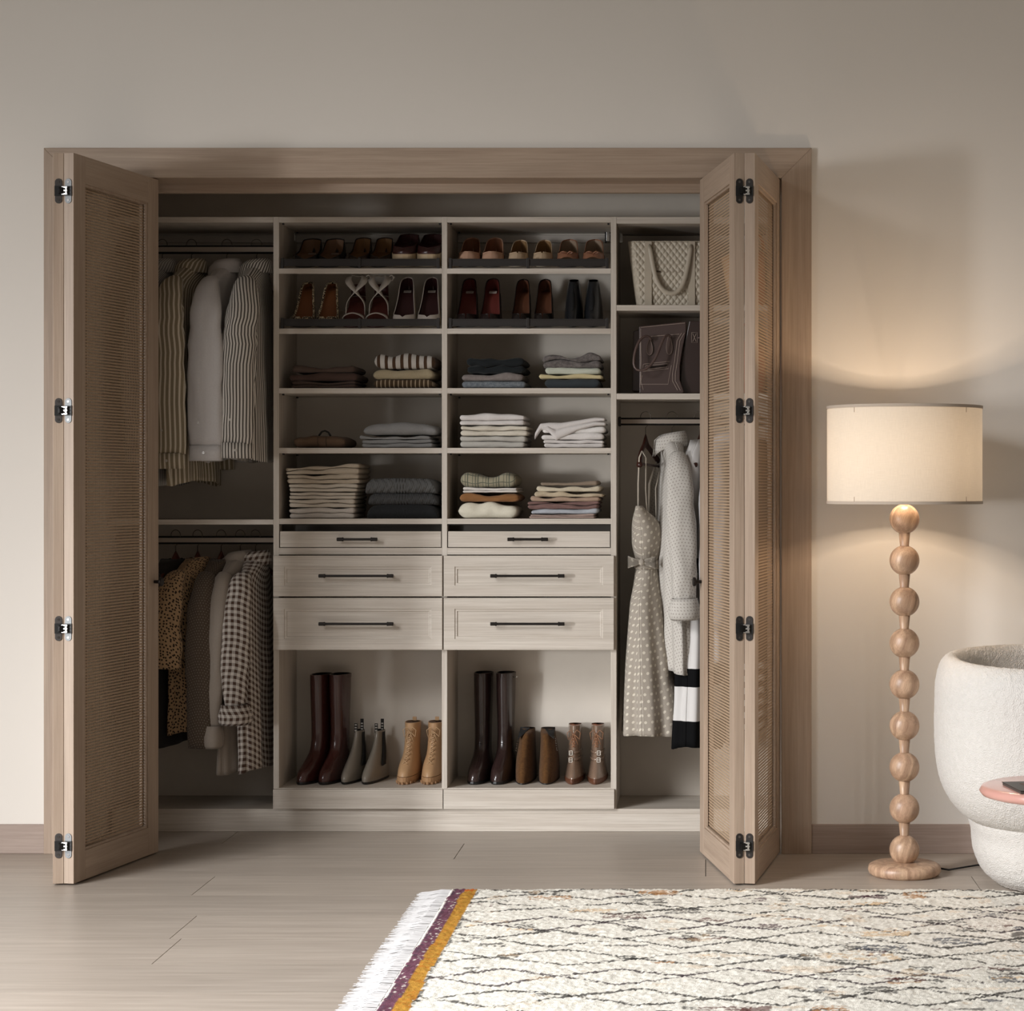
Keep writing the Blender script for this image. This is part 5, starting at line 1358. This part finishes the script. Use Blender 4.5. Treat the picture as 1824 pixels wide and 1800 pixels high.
garment('blouse', 'dark brown blouse with tiny pale dots and long sleeves', 'blouse', GL, 393, hz, R(-99), NB_+[(-.78, .195, .066, 0, .015)], fabric('504439', 'dots', '94897b', .0105, .26), SLV(.0, .80), [(.030, .02), (.046, .034), (.052, .034), (.050, .03), (.046, .028)], seed=8, folds=5)
garment('shirt', 'taupe shirt with stand-up collar and turned-back cuff', 'shirt', GL, 426, hz, R(-100), SH_BODY(.90, .036), fabric('958a7f'), [(.14, 0, -.150), (.18, 0, -.20), (.225, -.002, -.34), (.235, -.006, -.56), (.232, -.010, -.72)],
        [(.028, .02), (.040, .030), (.042, .030), (.036, .03), (.028, .026)], seed=9, folds=5, collar=('shirt', -.100, .050, .045, .040, 0, 0), cuff=(.080, 1.20, .20))
garment('shirt', 'brown and white gingham shirt with rolled sleeve, last on lower rod', 'shirt', GL, 456, hz, R(-94), SH_BODY(.90, .042), fabric('c9c0b6', 'gingham', '4b382e', .0235, vp=.0235), [(.14, -.006, -.150), (.18, -.010, -.20), (.225, -.014, -.34), (.238, -.016, -.52), (.235, -.014, -.64)],
        [(.030, .02), (.045, .034), (.054, .034), (.052, .032), (.040, .030)], seed=11, folds=6, amp=.006, far=False, collar=('shirt', -.100, .050, .048, .040, 0, 0), cuff=(.070, 1.25, .30))
# right rod
hr = ZR3+.0175; GR_ = 'clothes on the right rod'
hanger(1150, hr, 'dark wooden hanger with trouser bar holding the dotted sundress', 'hangers on the right rod', R(-104), bar=True, mat=HWR, drop=.105)
hanger(1197, hr, 'dark wooden hanger inside the white dotted shirt', 'hangers on the right rod', R(-80), mat=HWR, drop=.105)
hanger(1246, hr, 'dark wooden hanger half hidden by the cane door', 'hangers on the right rod', R(-104), bar=True, mat=HWR, drop=.105)
hanger(1292, hr, 'dark wooden hanger behind the inner cane door', 'hangers on the right rod', R(-106), mat=HWR, drop=.105)
hanger(1345, hr, 'wooden hanger seen through the outermost cane door', 'hangers on the right rod', R(-106), mat=HWR, drop=.105)
DR = fabric('a39a8e', 'dots', 'c9c1b2', .0265, .42)
dress = thing('sundress', 'grey sundress with cream polka dots, thin straps and bow belt', 'dress', (XA(1156, YR), YR, hr), R(-103), GR_)
body = [(-.345, .02, .012, .15, .000), (-.40, .075, .045, .07, .002), (-.445, .115, .062, .02, .006), (-.50, .125, .062, 0, .004), (-.565, .088, .044, 0, .000), (-.60, .095, .048, 0, .000), (-.72, .150, .068, 0, .004), (-.95, .175, .096, 0, .014), (-1.225, .185, .118, 0, .024)]
rows = []
for i in range(61):
    v = i/60; z = -.345-(1.225-.345)*v; W, D, xo, yo = interp(body, z); g = max(0, (v-.28)/.72); row = []
    for k in range(121):
        a = 2*math.pi*k/120; f = .012*g*(math.sin(7*a+.6)+.5*math.sin(13*a+2+v)); gth = .003*max(0, 1-abs(v-.25)/.12)*math.sin(30*a)
        row.append((xo+(W+f)*math.cos(a), yo+(D+f+gth)*math.sin(a), z+.004*g*math.cos(3*a)))
    row[-1] = row[0]; rows.append(row)
MB().grid(rows).build('dress_body', DR, dress, smooth=True, local=True, solid=.002)
for x1, yy, x2 in ((.175, .030, .150), (-.15, .02, -.02)):
    MB().tube([(x1*.85, yy*.5-.004, -.135), (x1*.92, yy*.5-.012, -.16), (x2, -.004, -.26), (x2*.95, -.006, -.37)], .0042, 6, .5).build('shoulder_strap', fabric('b3aa9c'), dress, smooth=True, local=True)
    MB().tube([(x1*.85, yy*.5-.004, -.135), (x1*.85, yy*.5+.012, -.16), (x2*.9, .022, -.28), (x2*.8, .026, -.42)], .0042, 6, .5).build('shoulder_strap', fabric('b3aa9c'), dress, smooth=True, local=True)
mb = MB(); mb.grid([[(.093*s*math.cos(2*math.pi*k/40), .049*s*math.sin(2*math.pi*k/40), z) for k in range(41)] for s, z in ((1.0, -.552), (1.05, -.560), (1.05, -.582), (1.0, -.590))]); mb.build('belt', DR, dress, smooth=True, local=True, solid=.002)
bw = MB(); bx0 = .105
for s in (-1, 1):
    bw.grid([[(bx0+.012*math.sin(math.pi*t), s*.056*t, -.562+(.006+.018*t)*math.sin(a)) if True else 0 for a in [math.pi*2*k/12 for k in range(13)]] for t in [q/6 for q in range(7)]])
bw.build('bow', DR, dress, smooth=True, local=True, solid=.003)
MB().lathe([(0, -.014), (.010, -.010), (.012, 0), (.010, .010), (0, .014)], (bx0+.006, 0, -.562), 14).build('bow_knot', DR, dress, smooth=True, local=True)
W_D = fabric('c4bfb7', 'dots', '98908a', .0125, .42)
garment('shirt', 'white shirt with small grey dots and rolled cuffs beside the sundress', 'shirt', GR_, 1197, hr, R(-80), SH_BODY(.98, .042)[:6]+[(-.98, .20, .060, 0, .015)], W_D,
        [(.14, .0, -.150), (.18, .0, -.20), (.222, .0, -.34), (.238, .006, -.56), (.235, .010, -.70)], [(.030, .02), (.045, .034), (.052, .036), (.050, .034), (.040, .030)], seed=3, folds=6,
        collar=('shirt', -.100, .052, .050, .042, 0, 0), cuff=(.075, 1.2, .28))
# colour-block dress (white and black bands)
def block_mat(name, c1, c2, bands):
    m, nt, b = newmat(name); nb = NB(nt); sz = nb.n('ShaderNodeSeparateXYZ'); nb.l(nb.vec('Object'), sz.inputs[0]); z = sz.outputs[2]; f = None
    for lo, hi in bands:
        k = nb.m('MULTIPLY', nb.m('GREATER_THAN', z, lo), nb.m('LESS_THAN', z, hi)); f = k if f is None else nb.m('MAXIMUM', f, k)
    nb.l(nb.mix(f, lin(c1), lin(c2)), b.inputs['Base Color']); b.inputs['Roughness'].default_value = .85; b.inputs['Specular IOR Level'].default_value = .1
    return m
garment('colour_block_dress', 'white dress with broad black bands at its hem, behind the dotted shirt', 'dress', GR_, 1250, hr, R(-104), [(-.09, .05, .042, 0, 0), (-.11, .085, .046, 0, 0), (-.145, .145, .05, 0, 0), (-.19, .172, .055, 0, 0), (-.40, .175, .055, 0, 0), (-.60, .16, .055, 0, 0), (-.90, .185, .075, 0, -.006), (-1.275, .20, .088, 0, -.012)],
        block_mat('banded_crepe', 'c9c6c3', '0b0b0c', [(-1.40, -1.165), (-1.035, -.965), (-.60, -.545)]), seed=6, folds=6, amp=.010, hem_var=.012)
garment('shirt', 'pale grey shirt behind the inner right cane door', 'shirt', GR_, 1292, hr, R(-106), SH_BODY(.95, .036), fabric('b9b7b8'), SLV(.0, .80), [(.028, .02), (.045, .034), (.052, .034), (.050, .03), (.045, .028)], seed=12, folds=5, collar=('shirt', -.100, .050, .046, .040, 0, 0))
garment('striped_dress', 'brown dress with black and white striped skirt, behind outermost cane door', 'dress', GR_, 1345, hr, R(-106), [(-.09, .05, .040, 0, 0), (-.11, .085, .043, 0, 0), (-.145, .145, .045, 0, 0), (-.19, .165, .045, 0, 0), (-.50, .165, .045, 0, 0), (-.8, .17, .05, 0, 0), (-1.20, .185, .055, 0, -.003)],
        block_mat('striped_skirt', '4f3c2f', 'c9c4bd', [(-1.20+.046*k, -1.20+.046*k+.023) for k in range(6)]), seed=14, folds=5, amp=.006)
